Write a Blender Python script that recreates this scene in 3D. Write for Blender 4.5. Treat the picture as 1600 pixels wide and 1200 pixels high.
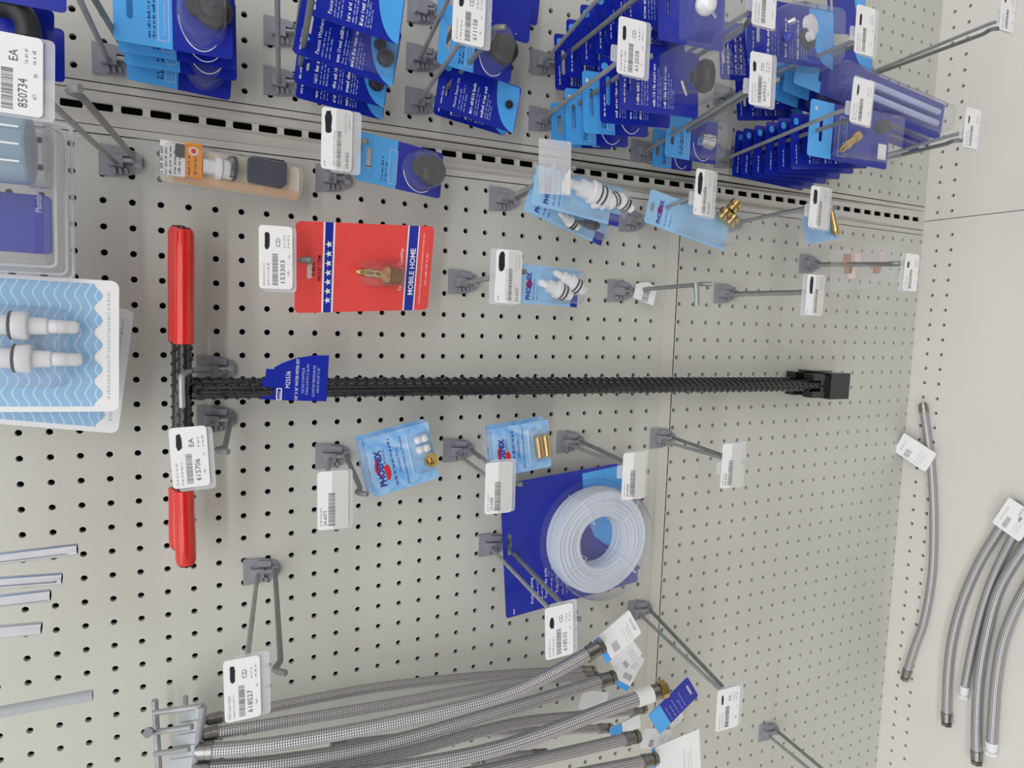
import bpy, bmesh, math, random
from mathutils import Vector, Matrix, geometry
random.seed(7)
for o in list(bpy.data.objects): bpy.data.objects.remove(o)
SC = bpy.context.scene
COL = SC.collection
IN = 0.0254                      # everything below is laid out in inches; world units are metres
ZF = 56.0                        # inches from the store floor to z = 0 of the pegboard grid

# ------------------------------------------------------------------ camera
CAMR = ((0.0307, -0.4167, -0.9085), (-0.9948, -0.1009, 0.0127), (-0.0969, 0.9034, -0.4176))  # right, down, forward
CAMP = (-4.0123, -31.4038, -2.1581)
FPX = 1076.52
cam = bpy.data.cameras.new('camera'); camo = bpy.data.objects.new('camera', cam); COL.objects.link(camo)
cam.sensor_width = 36.0; cam.lens = 36.0 * FPX / 1600.0; cam.clip_start = 0.01; cam.clip_end = 50
R_, D_, F_ = (Vector(r).normalized() for r in CAMR)
camo.matrix_world = Matrix(((R_.x, -D_.x, -F_.x, CAMP[0]*IN), (R_.y, -D_.y, -F_.y, CAMP[1]*IN), (R_.z, -D_.z, -F_.z, (CAMP[2]+ZF)*IN), (0, 0, 0, 1)))
SC.camera = camo
# ------------------------------------------------------------------ world and lights
w = bpy.data.worlds.new('store_air'); SC.world = w; w.use_nodes = True
w.node_tree.nodes['Background'].inputs[0].default_value = (1.0, 0.995, 0.99, 1)
w.node_tree.nodes['Background'].inputs[1].default_value = 0.80
def strip(x, y, z, lx, ly, e, tilt=0):
    l = bpy.data.lights.new('ceiling_tube', 'AREA'); l.shape = 'RECTANGLE'; l.size = lx*IN; l.size_y = ly*IN; l.energy = e; l.color = (1.0, 0.995, 0.98)
    o = bpy.data.objects.new('ceiling_tube', l); COL.objects.link(o); o.location = (x*IN, y*IN, (z+ZF)*IN); o.rotation_euler = (tilt, 0, 0)
strip(-6, -44, 66, 150, 16, 15)
strip(-6, -84, 66, 150, 16, 18)
strip(-6, -150, 66, 180, 16, 78)
SC.view_settings.view_transform = 'Standard'; SC.view_settings.look = 'None'
SC.view_settings.exposure = 0.05; SC.view_settings.gamma = 1.0; SC.view_settings.use_curve_mapping = False
try: SC.cycles.transparent_max_bounces = 24
except Exception: pass

# ------------------------------------------------------------------ pixel of the photo + depth off the wall -> inches
def ray(u, v):
    a, b = (u-800)/FPX, (v-600)/FPX
    return R_*a + D_*b + F_
def at(u, v, d):
    r = ray(u, v); c = Vector(CAMP); return c + r*((-d-c.y)/r.y)
def atz(u, v, z):
    r = ray(u, v); c = Vector(CAMP); return c + r*((z-c.z)/r.z)
def dep(b, p, off=0.0):
    B = at(b[0], b[1], 0); best = (1e9, 0)
    for k in range(0, 600):
        d = k*0.025; P = at(p[0], p[1], d); e = (P.x-B.x)**2+(P.z-B.z-off)**2
        if e < best[0]: best = (e, d)
    return best[1]
def W(p): return Vector((p[0]*IN, p[1]*IN, (p[2]+ZF)*IN))

# ------------------------------------------------------------------ materials
MATS = {}
def srgb(c):
    return tuple((x/255/12.92 if x/255 <= 0.04045 else ((x/255+0.055)/1.055)**2.4) for x in c)
def mat(name, rgb, rough=0.5, metal=0.0, var=0.06, scale=30, bump=0.0, bscale=200, coat=0.0, spec=0.5, trans=0.0):
    m = bpy.data.materials.new(name); m.use_nodes = True; nt = m.node_tree; b = nt.nodes['Principled BSDF']
    c = srgb(rgb); tc = nt.nodes.new('ShaderNodeTexCoord')
    n = nt.nodes.new('ShaderNodeTexNoise'); n.inputs['Scale'].default_value = scale; n.inputs['Detail'].default_value = 4
    nt.links.new(tc.outputs['Object'], n.inputs['Vector'])
    r = nt.nodes.new('ShaderNodeValToRGB'); r.color_ramp.elements[0].position = 0.3; r.color_ramp.elements[1].position = 0.7
    r.color_ramp.elements[0].color = tuple(max(0, x*(1-var)) for x in c)+(1,); r.color_ramp.elements[1].color = tuple(min(1, x*(1+var)) for x in c)+(1,)
    nt.links.new(n.outputs['Fac'], r.inputs[0]); nt.links.new(r.outputs[0], b.inputs['Base Color'])
    b.inputs['Roughness'].default_value = rough; b.inputs['Metallic'].default_value = metal
    b.inputs['Coat Weight'].default_value = coat; b.inputs['Specular IOR Level'].default_value = spec
    if trans: b.inputs['Transmission Weight'].default_value = trans
    if bump:
        n2 = nt.nodes.new('ShaderNodeTexNoise'); n2.inputs['Scale'].default_value = bscale; n2.inputs['Detail'].default_value = 3
        nt.links.new(tc.outputs['Object'], n2.inputs['Vector'])
        bp = nt.nodes.new('ShaderNodeBump'); bp.inputs['Strength'].default_value = bump; bp.inputs['Distance'].default_value = 0.001
        nt.links.new(n2.outputs['Fac'], bp.inputs['Height']); nt.links.new(bp.outputs[0], b.inputs['Normal'])
    MATS[name] = m; return m
def clearmat(name, tint=(0.97, 0.97, 0.98), haze=0.05, gloss=0.04, rough=0.1, hazecol=(0.85, 0.86, 0.9)):
    m = bpy.data.materials.new(name); m.use_nodes = True; nt = m.node_tree; nt.nodes.remove(nt.nodes['Principled BSDF'])
    out = nt.nodes['Material Output']; t = nt.nodes.new('ShaderNodeBsdfTransparent'); t.inputs[0].default_value = tint+(1,)
    g = nt.nodes.new('ShaderNodeBsdfGlossy'); g.inputs['Roughness'].default_value = rough
    df = nt.nodes.new('ShaderNodeBsdfDiffuse'); df.inputs[0].default_value = hazecol+(1,)
    lw = nt.nodes.new('ShaderNodeLayerWeight'); lw.inputs[0].default_value = 0.5
    fr = nt.nodes.new('ShaderNodeMath'); fr.operation = 'POWER'; fr.inputs[1].default_value = 4.0; nt.links.new(lw.outputs['Facing'], fr.inputs[0])
    ns = nt.nodes.new('ShaderNodeTexNoise'); ns.inputs['Scale'].default_value = 60
    bp = nt.nodes.new('ShaderNodeBump'); bp.inputs['Strength'].default_value = 0.25; bp.inputs['Distance'].default_value = 0.002
    tc = nt.nodes.new('ShaderNodeTexCoord'); nt.links.new(tc.outputs['Object'], ns.inputs['Vector']); nt.links.new(ns.outputs[0], bp.inputs['Height']); nt.links.new(bp.outputs[0], g.inputs['Normal'])
    ad = nt.nodes.new('ShaderNodeMath'); ad.operation = 'ADD'; ad.inputs[1].default_value = gloss; ad.use_clamp = True
    nt.links.new(fr.outputs[0], ad.inputs[0])
    m1 = nt.nodes.new('ShaderNodeMixShader'); m1.inputs[0].default_value = haze; nt.links.new(t.outputs[0], m1.inputs[1]); nt.links.new(df.outputs[0], m1.inputs[2])
    m2 = nt.nodes.new('ShaderNodeMixShader'); nt.links.new(ad.outputs[0], m2.inputs[0]); nt.links.new(m1.outputs[0], m2.inputs[1]); nt.links.new(g.outputs[0], m2.inputs[2])
    nt.links.new(m2.outputs[0], out.inputs[0]); MATS[name] = m
mat('board', (198, 198, 190), 0.55, var=0.035, scale=5, bump=0.15, bscale=900, spec=0.35)
mat('deckpaint', (214, 212, 206), 0.5, var=0.03, scale=6, bump=0.1, bscale=900, spec=0.35)
mat('postpaint', (203, 200, 192), 0.42, var=0.03, scale=8)
mat('cavity_shade', (16, 14, 12), 0.9)  # near-black colour standing in for the shade inside hollows
mat('storefloor', (196, 190, 180), 0.35, var=0.08, scale=4)
mat('greyplastic', (146, 147, 155), 0.5, var=0.05, scale=40)
mat('zinc', (168, 171, 173), 0.4, metal=0.6, var=0.12, scale=60)
mat('darkzinc', (136, 139, 138), 0.45, metal=0.5, var=0.12, scale=60)
mat('paper', (236, 236, 238), 0.45, var=0.012, scale=30)
mat('papergrey', (206, 205, 205), 0.5, var=0.02)
mat('ink', (26, 22, 34), 0.5)
mat('print', (88, 86, 92), 0.6)
mat('printfaint', (150, 148, 154), 0.6)
mat('navy', (18, 38, 160), 0.32, var=0.06, scale=20, coat=0.2)
mat('navydark', (16, 20, 80), 0.3, var=0.06, scale=20, coat=0.2)
mat('sky', (78, 168, 240), 0.35, var=0.06, scale=20, coat=0.2)
mat('pale', (150, 196, 234), 0.35, var=0.08, scale=26, coat=0.15)
mat('white', (238, 238, 240), 0.4, var=0.02)
mat('whiteplastic', (226, 227, 230), 0.28, var=0.02, coat=0.2)
mat('bluewhite', (176, 190, 226), 0.5)
mat('red', (232, 74, 72), 0.45, var=0.03)
mat('grip', (208, 28, 20), 0.22, var=0.05, scale=25, coat=0.5, bump=0.35, bscale=90)
mat('blackpaint', (22, 22, 26), 0.25, var=0.15, coat=0.35, bump=0.2, bscale=120)
mat('rubber', (30, 30, 34), 0.5, var=0.2)
mat('navyrubber', (38, 44, 66), 0.5, var=0.25, scale=60)
mat('brass', (204, 176, 116), 0.28, metal=1.0, var=0.1, scale=60)
mat('chrome', (222, 222, 228), 0.12, metal=1.0, var=0.04)
mat('steel', (150, 148, 146), 0.3, metal=1.0, var=0.08)
mat('greytube', (176, 182, 186), 0.4, var=0.02)
mat('logored', (206, 40, 52), 0.45)
mat('logoblue', (44, 50, 150), 0.45)
mat('orange', (244, 152, 34), 0.45)
mat('offwhite', (226, 220, 196), 0.5)
mat('charcoal', (74, 74, 80), 0.5, var=0.1)
mat('peach', (226, 186, 148), 0.5, var=0.04)
mat('pinkwhite', (236, 216, 210), 0.5)
mat('copper', (196, 150, 124), 0.4, metal=0.5)
mat('bluegrey', (150, 172, 190), 0.3, var=0.03, coat=0.3)
mat('tubing', (208, 217, 230), 0.35, var=0.02, coat=0.2)
mat('waxy', (224, 224, 222), 0.4)
mat('script', (172, 184, 180), 0.6)
clearmat('clear', haze=0.06, gloss=0.035, rough=0.08, hazecol=(0.9, 0.91, 0.95)); clearmat('clearbag', haze=0.08, gloss=0.06, rough=0.25); clearmat('holder', haze=0.4, gloss=0.04, hazecol=(0.8, 0.82, 0.86)); clearmat('shell', tint=(0.975, 0.975, 0.985), haze=0.025, gloss=0.03, hazecol=(0.8, 0.79, 0.84))
def nodes(m): return m.node_tree.nodes, m.node_tree.links, m.node_tree.nodes['Principled BSDF']
def math_(N, op, a=None, b=None):
    n = N.new('ShaderNodeMath'); n.operation = op
    for i, x in ((0, a), (1, b)):
        if x is None: continue
        if isinstance(x, (int, float)): n.inputs[i].default_value = x
        else: n.id_data.links.new(x, n.inputs[i])
    return n.outputs[0]
# printed waves (flat print on the two wave cards)
m = mat('waves', (150, 192, 230), 0.3, coat=0.3); N, L, B = nodes(m)
tc = N.new('ShaderNodeTexCoord'); sp = N.new('ShaderNodeSeparateXYZ'); L.new(tc.outputs['Object'], sp.inputs[0])
s = math_(N, 'SINE', math_(N, 'MULTIPLY', sp.outputs['X'], 2*math.pi/(0.85*IN)))
q = math_(N, 'ADD', math_(N, 'DIVIDE', sp.outputs['Z'], 0.3*IN), math_(N, 'MULTIPLY', s, 0.3))
fr = math_(N, 'FRACT', q); lt = math_(N, 'LESS_THAN', fr, 0.17)
mx = N.new('ShaderNodeMix'); mx.data_type = 'RGBA'; L.new(lt, mx.inputs[0]); mx.inputs[6].default_value = srgb((148, 190, 228))+(1,); mx.inputs[7].default_value = srgb((190, 220, 242))+(1,); L.new(mx.outputs[2], B.inputs['Base Color'])
# watery marbled print of the pale blue cards
m = mat('water', (120, 180, 232), 0.3, coat=0.3); N, L, B = nodes(m)
ns = [n for n in N if n.type == 'TEX_NOISE'][0]; ns.inputs['Scale'].default_value = 34; ns.inputs['Distortion'].default_value = 2.0
rp = [n for n in N if n.type == 'VALTORGB'][0]; rp.color_ramp.elements[0].color = srgb((104, 170, 232))+(1,); rp.color_ramp.elements[1].color = srgb((178, 212, 240))+(1,)
# braided steel (uses the hose UV: u = inches along, v = turn)
m = mat('braid', (170, 168, 168), 0.35, metal=0.6); N, L, B = nodes(m)
tc = N.new('ShaderNodeTexCoord'); sp = N.new('ShaderNodeSeparateXYZ'); L.new(tc.outputs['UV'], sp.inputs[0])
a = math_(N, 'SINE', math_(N, 'MULTIPLY', math_(N, 'ADD', math_(N, 'MULTIPLY', sp.outputs['X'], 5.0), math_(N, 'MULTIPLY', sp.outputs['Y'], 8.0)), 2*math.pi))
b = math_(N, 'SINE', math_(N, 'MULTIPLY', math_(N, 'SUBTRACT', math_(N, 'MULTIPLY', sp.outputs['X'], 5.0), math_(N, 'MULTIPLY', sp.outputs['Y'], 8.0)), 2*math.pi))
pq = math_(N, 'MULTIPLY', a, b); h = math_(N, 'ADD', math_(N, 'MULTIPLY', pq, 0.5), 0.5)
rp = N.new('ShaderNodeValToRGB'); rp.color_ramp.elements[0].color = srgb((92, 90, 94))+(1,); rp.color_ramp.elements[1].color = srgb((222, 220, 222))+(1,); L.new(h, rp.inputs[0]); L.new(rp.outputs[0], B.inputs['Base Color'])
bp = N.new('ShaderNodeBump'); bp.inputs['Strength'].default_value = 0.7; bp.inputs['Distance'].default_value = 0.0006; L.new(h, bp.inputs['Height']); L.new(bp.outputs[0], B.inputs['Normal'])

# ------------------------------------------------------------------ mesh builder (inches)
TXT = {}
def textmesh(s, bold=0.0):
    key = (s, bold)
    if key in TXT: return TXT[key]
    cu = bpy.data.curves.new('t', 'FONT'); cu.body = s; cu.size = 1.0; cu.resolution_u = 2; cu.offset = bold; cu.fill_mode = 'BOTH'
    ob = bpy.data.objects.new('t', cu); me = bpy.data.meshes.new_from_object(ob)
    vs = [tuple(v.co) for v in me.vertices]; fs = [tuple(p.vertices) for p in me.polygons]
    bpy.data.objects.remove(ob); bpy.data.curves.remove(cu); bpy.data.meshes.remove(me)
    x0 = min(v[0] for v in vs); x1 = max(v[0] for v in vs); y0 = min(v[1] for v in vs); y1 = max(v[1] for v in vs)
    TXT[key] = (vs, fs, x0, x1, y0, y1); return TXT[key]
def rr(x0, z0, x1, z1, r, n=4):
    pts = []
    for cx, cz, a in ((x1-r, z1-r, 0), (x0+r, z1-r, 90), (x0+r, z0+r, 180), (x1-r, z0+r, 270)):
        for k in range(n+1):
            t = math.radians(a+90*k/n); pts.append((cx+r*math.cos(t), cz+r*math.sin(t)))
    return pts
def circ(cx, cz, r, n=16, rz=None):
    return [(cx+r*math.cos(2*math.pi*k/n), cz+(rz or r)*math.sin(2*math.pi*k/n)) for k in range(n)]
class MB:
    def __init__(s): s.v = []; s.f = []; s.uv = {}
    def add(s, vs, fs):
        o = len(s.v); s.v += [tuple(v) for v in vs]; s.f += [tuple(i+o for i in f) for f in fs]; return o
    def box(s, x0, x1, y0, y1, z0, z1, M=None):
        vs = [Vector((x, y, z)) for x in (x0, x1) for y in (y0, y1) for z in (z0, z1)]
        if M is not None: vs = [M @ v for v in vs]
        s.add(vs, [(0, 1, 3, 2), (4, 6, 7, 5), (0, 4, 5, 1), (2, 3, 7, 6), (0, 2, 6, 4), (1, 5, 7, 3)]); return s
    def prism(s, outer, y0, y1, holes=(), M=None):
        loops = [outer]+list(holes); flat = [p for l in loops for p in l]
        tris = geometry.tessellate_polygon([[Vector((p[0], p[1], 0)) for p in l] for l in loops])
        n = len(flat); vs = [Vector((p[0], y0, p[1])) for p in flat]+[Vector((p[0], y1, p[1])) for p in flat]
        if M is not None: vs = [M @ v for v in vs]
        fs = [tuple(t) for t in tris]+[tuple(i+n for i in reversed(t)) for t in tris]
        o = 0
        for l in loops:
            k = len(l)
            for i in range(k): a, b = o+i, o+(i+1) % k; fs.append((a, b, b+n, a+n))
            o += k
        s.add(vs, fs); return s
    def flat(s, outer, y, holes=()):
        loops = [outer]+list(holes); flat = [p for l in loops for p in l]
        tris = geometry.tessellate_polygon([[Vector((p[0], p[1], 0)) for p in l] for l in loops])
        s.add([(p[0], y, p[1]) for p in flat], [tuple(t) for t in tris]); return s
    def tube(s, pts, r, n=10, caps=True, uv=False, smooth=0, inner=None):
        pts = [Vector(p) for p in pts]
        if smooth: pts = spline(pts, smooth)
        rs = r if isinstance(r, (list, tuple)) else [r]*len(pts)
        t0 = (pts[1]-pts[0]).normalized(); ref = Vector((0, 0, 1)) if abs(t0.z) < 0.8 else Vector((1, 0, 0)); nx = t0.cross(ref).normalized()
        base = len(s.v); L = 0; rings = []
        for i, p in enumerate(pts):
            t = ((pts[min(i+1, len(pts)-1)]-pts[max(i-1, 0)])).normalized(); nx = (nx-t*nx.dot(t)).normalized(); ny = t.cross(nx)
            if i: L += (p-pts[i-1]).length
            rings.append(L); s.v += [tuple(p+nx*(rs[i]*math.cos(2*math.pi*k/n))+ny*(rs[i]*math.sin(2*math.pi*k/n))) for k in range(n)]
        for i in range(len(pts)-1):
            for k in range(n):
                a = base+i*n+k; b = base+i*n+(k+1) % n
                if uv: s.uv[len(s.f)] = ((rings[i], k/n), (rings[i], (k+1)/n), (rings[i+1], (k+1)/n), (rings[i+1], k/n))
                s.f.append((a, b, b+n, a+n))
        if caps: s.f.append(tuple(base+k for k in reversed(range(n)))); s.f.append(tuple(base+(len(pts)-1)*n+k for k in range(n)))
        return s
    def lathe(s, prof, p0, axis, n=18):      # prof: (distance along axis, radius)
        a = Vector(axis).normalized(); p0 = Vector(p0); pts = []; rs = []
        for t, r in prof: pts.append(p0+a*t); rs.append(max(r, 0.001))
        ref = Vector((0, 0, 1)) if abs(a.z) < 0.8 else Vector((1, 0, 0)); nx = a.cross(ref).normalized(); ny = a.cross(nx); base = len(s.v)
        for p, r in zip(pts, rs): s.v += [tuple(p+nx*r*math.cos(2*math.pi*k/n)+ny*r*math.sin(2*math.pi*k/n)) for k in range(n)]
        for i in range(len(pts)-1):
            for k in range(n): x = base+i*n+k; y = base+i*n+(k+1) % n; s.f.append((x, y, y+n, x+n))
        s.f.append(tuple(base+k for k in reversed(range(n)))); s.f.append(tuple(base+(len(pts)-1)*n+k for k in range(n))); return s
    def text(s, t, x, z, h, width=None, y=-0.045, bold=0.0):
        vs, fs, x0, x1, y0, y1 = textmesh(t, bold); sc = h/max(0.001, (y1-y0)); sx = width/(x1-x0) if width else sc
        s.add([(x+(v[0]-x0)*sx, y, z+(v[1]-y0)*sc) for v in vs], fs); return s
    def dashes(s, x0, x1, z, h, y=-0.045, lo=0.08, hi=0.3, gap=0.05):
        x = x0
        while x < x1-0.03:
            e = min(x1, x+random.uniform(lo, hi)); lw = h*.38
            while x < e-lw*.3:
                t = random.choice((.7, .7, 1.0)); a = random.choice((0, 0, 1, 2)); q = min(e, x+lw)
                if a == 0: s.add([(x, y, z), (q, y, z), (q, y, z+h*t), (x, y, z+h*t)], [(0, 1, 2, 3)])
                elif a == 1: s.add([(x, y, z), (x+lw*.45, y, z), (x+lw*.45, y, z+h), (x, y, z+h)], [(0, 1, 2, 3)])
                else: s.add([(x, y, z+h*.3), (q, y, z), (q, y, z+h*.7), (x, y, z+h*.7)], [(0, 1, 2, 3)])
                x = q+h*.2
            x = max(x, e)+gap
        return s
    def barcode(s, x0, x1, z, h, y=-0.045):
        x = x0
        while x < x1: wd = random.choice((0.008, 0.014, 0.022)); s.add([(x, y, z), (x+wd, y, z), (x+wd, y, z+h), (x, y, z+h)], [(0, 1, 2, 3)]); x += wd+random.choice((0.012, 0.016, 0.024))
        return s
    def bubble(s, outer, depth, inset=0.12, y=-0.03):
        cx = sum(p[0] for p in outer)/len(outer); cz = sum(p[1] for p in outer)/len(outer); n = len(outer); vs = []
        wx = max(abs(p[0]-cx) for p in outer); wz = max(abs(p[1]-cz) for p in outer)
        for f, yy in ((0, 0), (0.35, 0.55), (0.6, 0.85), (1.0, 1.0)):
            vs += [(cx+(p[0]-cx)*(1-f*inset/wx), y-depth*yy, cz+(p[1]-cz)*(1-f*inset/wz)) for p in outer]
        fs = [(i*n+k, i*n+(k+1) % n, (i+1)*n+(k+1) % n, (i+1)*n+k) for i in range(3) for k in range(n)]+[tuple(3*n+k for k in range(n))]
        s.add(vs, fs); return s
    def build(s, name, m, parent=None, smooth=False, kind=None, mw=None):
        me = bpy.data.meshes.new(name); me.from_pydata([(v[0]*IN, v[1]*IN, v[2]*IN) for v in s.v], [], s.f)
        if s.uv:
            ul = me.uv_layers.new(name='UVMap')
            for fi, p in enumerate(me.polygons):
                if fi in s.uv:
                    for li, c in zip(p.loop_indices, s.uv[fi]): ul.data[li].uv = c
        else:
            bm = bmesh.new(); bm.from_mesh(me); bmesh.ops.recalc_face_normals(bm, faces=bm.faces); bm.to_mesh(me); bm.free()
        if smooth:
            me.polygons.foreach_set('use_smooth', [True]*len(me.polygons)); me.set_sharp_from_angle(angle=math.radians(40))
        me.materials.append(MATS[m]); o = bpy.data.objects.new(name, me); COL.objects.link(o)
        if parent: o.parent = parent
        if mw is not None: o.matrix_world = mw
        if kind: o['kind'] = kind
        return o
def spline(P, n):
    out = []
    for i in range(len(P)-1):
        p0, p1, p2, p3 = P[max(i-1, 0)], P[i], P[i+1], P[min(i+2, len(P)-1)]
        for k in range(n):
            t = k/n; out.append(0.5*((2*p1)+(p2-p0)*t+(2*p0-5*p1+4*p2-p3)*t*t+(3*p1-p0-3*p2+p3)*t**3))
    out.append(P[-1]); return out
def empty(name, M, label=None, cat=None, group=None):
    o = bpy.data.objects.new(name, None); COL.objects.link(o); o.empty_display_size = 0.02; o.matrix_world = M
    tag_(o, label, cat, group); return o
def tag_(o, label=None, cat=None, group=None):
    if label: o['label'] = label
    if cat: o['category'] = cat
    if group: o['group'] = group
    return o
class Frame:
    """rectangle lying where the four pixels (real-world top-left, top-right, bottom-right, bottom-left) put it at depth d"""
    def __init__(s, quad, d, pts=None):
        if not isinstance(d, (list, tuple)): d = (d,)*4
        elif len(d) == 2: d = (d[0], d[0], d[1], d[1])
        P = pts or [at(q[0], q[1], k) for q, k in zip(quad, d)]
        TL, TR, BR, BL = P; x = ((TR-TL)+(BR-BL)).normalized(); z = ((TL-BL)+(TR-BR)); z = (z-x*z.dot(x)).normalized(); y = z.cross(x)
        s.w = ((TR-TL).length+(BR-BL).length)/2; s.h = ((TL-BL).length+(TR-BR).length)/2
        c = (TL+TR+BR+BL)/4; o = c-x*s.w/2-z*s.h/2; s.o = o; s.x = x; s.y = y; s.z = z
        s.M = Matrix(((x.x, y.x, z.x, o.x*IN), (x.y, y.y, z.y, o.y*IN), (x.z, y.z, z.z, (o.z+ZF)*IN), (0, 0, 0, 1)))
    def loc(s, u, v, lift=0.0):             # pixel -> local inches on the plane 'lift' in front of the card
        r = ray(u, v); c = Vector(CAMP); n = s.y; t = ((s.o-n*lift)-c).dot(n)/r.dot(n); p = c+r*t-s.o
        return Vector((p.dot(s.x), p.dot(s.y), p.dot(s.z)))
def fillet(P, r=.2, n=4):
    P = [Vector(p) for p in P]; out = [P[0]]
    for i in range(1, len(P)-1):
        a, c = P[i-1]-P[i], P[i+1]-P[i]; ra = min(r, a.length*.45); rc = min(r, c.length*.45); A = P[i]+a.normalized()*ra; Cc = P[i]+c.normalized()*rc
        for k in range(n+1): t = k/n; out.append(A*(1-t)**2+P[i]*2*t*(1-t)+Cc*t*t)
    return out+[P[-1]]
def T(p): return Matrix.Translation(W(p))
def rect(x0, y0, x1, y1): return [(x0, y1), (x0, y0), (x1, y0), (x1, y1)]

# ------------------------------------------------------------------ the setting
def holes_panel(name, xs, zs, xr, zr, yf, n=12, r=0.125, depth=0.22, m='board'):
    b = MB(); k = n//4
    def cell(cx, cz, x0, x1, z0, z1):
        H = [(cx+r*math.cos(2*math.pi*i/n+math.pi/4), cz+r*math.sin(2*math.pi*i/n+math.pi/4)) for i in range(n)]
        C = [(x1, z1), (x0, z1), (x0, z0), (x1, z0)]; S = []
        for e in range(4):
            a, c = C[e], C[(e+1) % 4]
            for t in range(k): S.append((a[0]+(c[0]-a[0])*t/k, a[1]+(c[1]-a[1])*t/k))
        vs = [yf(*p) for p in S]+[yf(*p) for p in H]+[tuple(Vector(yf(*p))+yf.back*depth) for p in H]
        fs = [(i, (i+1) % n, n+(i+1) % n, n+i) for i in range(n)]+[(n+i, n+(i+1) % n, 2*n+(i+1) % n, 2*n+i) for i in range(n)]
        b.add(vs, fs)
    for cx in xs:
        for cz in zs: cell(cx, cz, max(xr[0], cx-.5), min(xr[1], cx+.5), max(zr[0], cz-.5), min(zr[1], cz+.5))
    # plain margins beyond the outermost cells
    X0, X1 = max(xr[0], min(xs)-.5), min(xr[1], max(xs)+.5); Z0, Z1 = max(zr[0], min(zs)-.5), min(zr[1], max(zs)+.5)
    for a in ((xr[0], X0, zr[0], zr[1]), (X1, xr[1], zr[0], zr[1]), (X0, X1, zr[0], Z0), (X0, X1, Z1, zr[1])):
        if a[1]-a[0] > .001 and a[3]-a[2] > .001: b.add([yf(a[0], a[2]), yf(a[1], a[2]), yf(a[1], a[3]), yf(a[0], a[3])], [(0, 1, 2, 3)])
    me = bpy.data.meshes.new(name); me.from_pydata([(v[0]*IN, v[1]*IN, v[2]*IN) for v in b.v], [], b.f); me.materials.append(MATS[m])
    o = bpy.data.objects.new(name, me); COL.objects.link(o); o.location = (0, 0, ZF*IN); o['kind'] = 'structure'; return o
class YF:
    back = Vector((0, 1, 0))
    def __init__(s, f): s.f = f
    def __call__(s, x, z): return (x, s.f(z), z)
class ZD:
    back = Vector((0, 0, -1))
    def __init__(s, z): s.z = z
    def __call__(s, x, y): return (x, y, s.z)
low = lambda z: -0.05+0.041*max(0, -26.6-z)
holes_panel('wall_upper', [2-i for i in range(44)], [7-j for j in range(33)], (-42, 2.45), (-25.86, 8), YF(lambda z: 0))
holes_panel('wall_lower', [2-i for i in range(48)], [-26.83-j for j in range(22)], (-46.5, 2.45), (-48.2, -26.62), YF(low))
holes_panel('wall_side_bay_upper', [4.9+i for i in range(20)], [6.84-j for j in range(33)], (4.4, 24.6), (-25.9, 8), YF(lambda z: 0))
holes_panel('wall_side_bay_lower', [4.9+i for i in range(20)], [-26.1-j for j in range(23)], (4.4, 24.6), (-48.2, -25.9), YF(low))
def struct(name, b, m):
    o = b.build(name, m); o.location = (0, 0, ZF*IN); o['kind'] = 'structure'; return o
struct('trim_1', MB().box(-42, 2.45, -0.05, 0.12, -26.56, -25.86), 'postpaint')
# upright post with slots
b = MB(); sl = [1.94-i for i in range(-6, 50)]
b.prism([(2.82, -48.2), (4.06, -48.2), (4.06, 8), (2.82, 8)], -0.07, 0.05, [rr(3.33, z-.37, 3.62, z+.37, .06, 2) for z in sl if z < 7.5 and z > -47.5])
b.v = [(v[0], v[1]+low(v[2])+.05, v[2]) for v in b.v]; struct('trim_2', b, 'postpaint')
for k, (x0, x1) in enumerate(((2.5, 2.78), (4.1, 4.36))):
    b = MB().box(x0, x1, 0, .25, -26.6, 8).box(x0, x1, 0, .25, -48.2, -26.6); b.v = [(v[0], v[1]+low(v[2])+.05, v[2]) for v in b.v]; struct('trim_%d' % (3+k), b, 'postpaint')
struct('wall_shade_backing', MB().box(-48, 26, 1.6, 1.7, -48.5, 9), 'cavity_shade')  # near-black sheet painting the darkness behind the peg holes
DZ = -48.0
holes_panel('base_deck_near', [2.33-i for i in range(48)], [-0.2, -1.2], (-46.2, 3.38), (-19, 0.9), ZD(DZ), r=.12, m='deckpaint')
holes_panel('base_deck_side_bay', [3.9+i for i in range(20)], [-0.05, -1.05], (3.42, 24.4), (-19, 0.9), ZD(DZ+0.03), r=.12, m='deckpaint')
struct('deck_front', MB().box(-46.2, 24.4, -19, -18.9, -56, -48.06).box(-46.2, 24.4, -19, 1.6, -48.6, -48.4), 'deckpaint')
# unseen aisle shelving behind the camera, added for chrome and films to mirror
b = MB().box(-90, 90, -116, -115, -56, 14)
for k in range(5): b.box(-90, 90, -115, -103, -52+14*k, -51+14*k)
mat('aisle', (120, 116, 116), 0.6, var=0.75, scale=9); struct('wall_added_across_aisle', b, 'aisle')
struct('floor', MB().box(-150, 150, -150, 1.5, -57, -56), 'storefloor')
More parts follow.
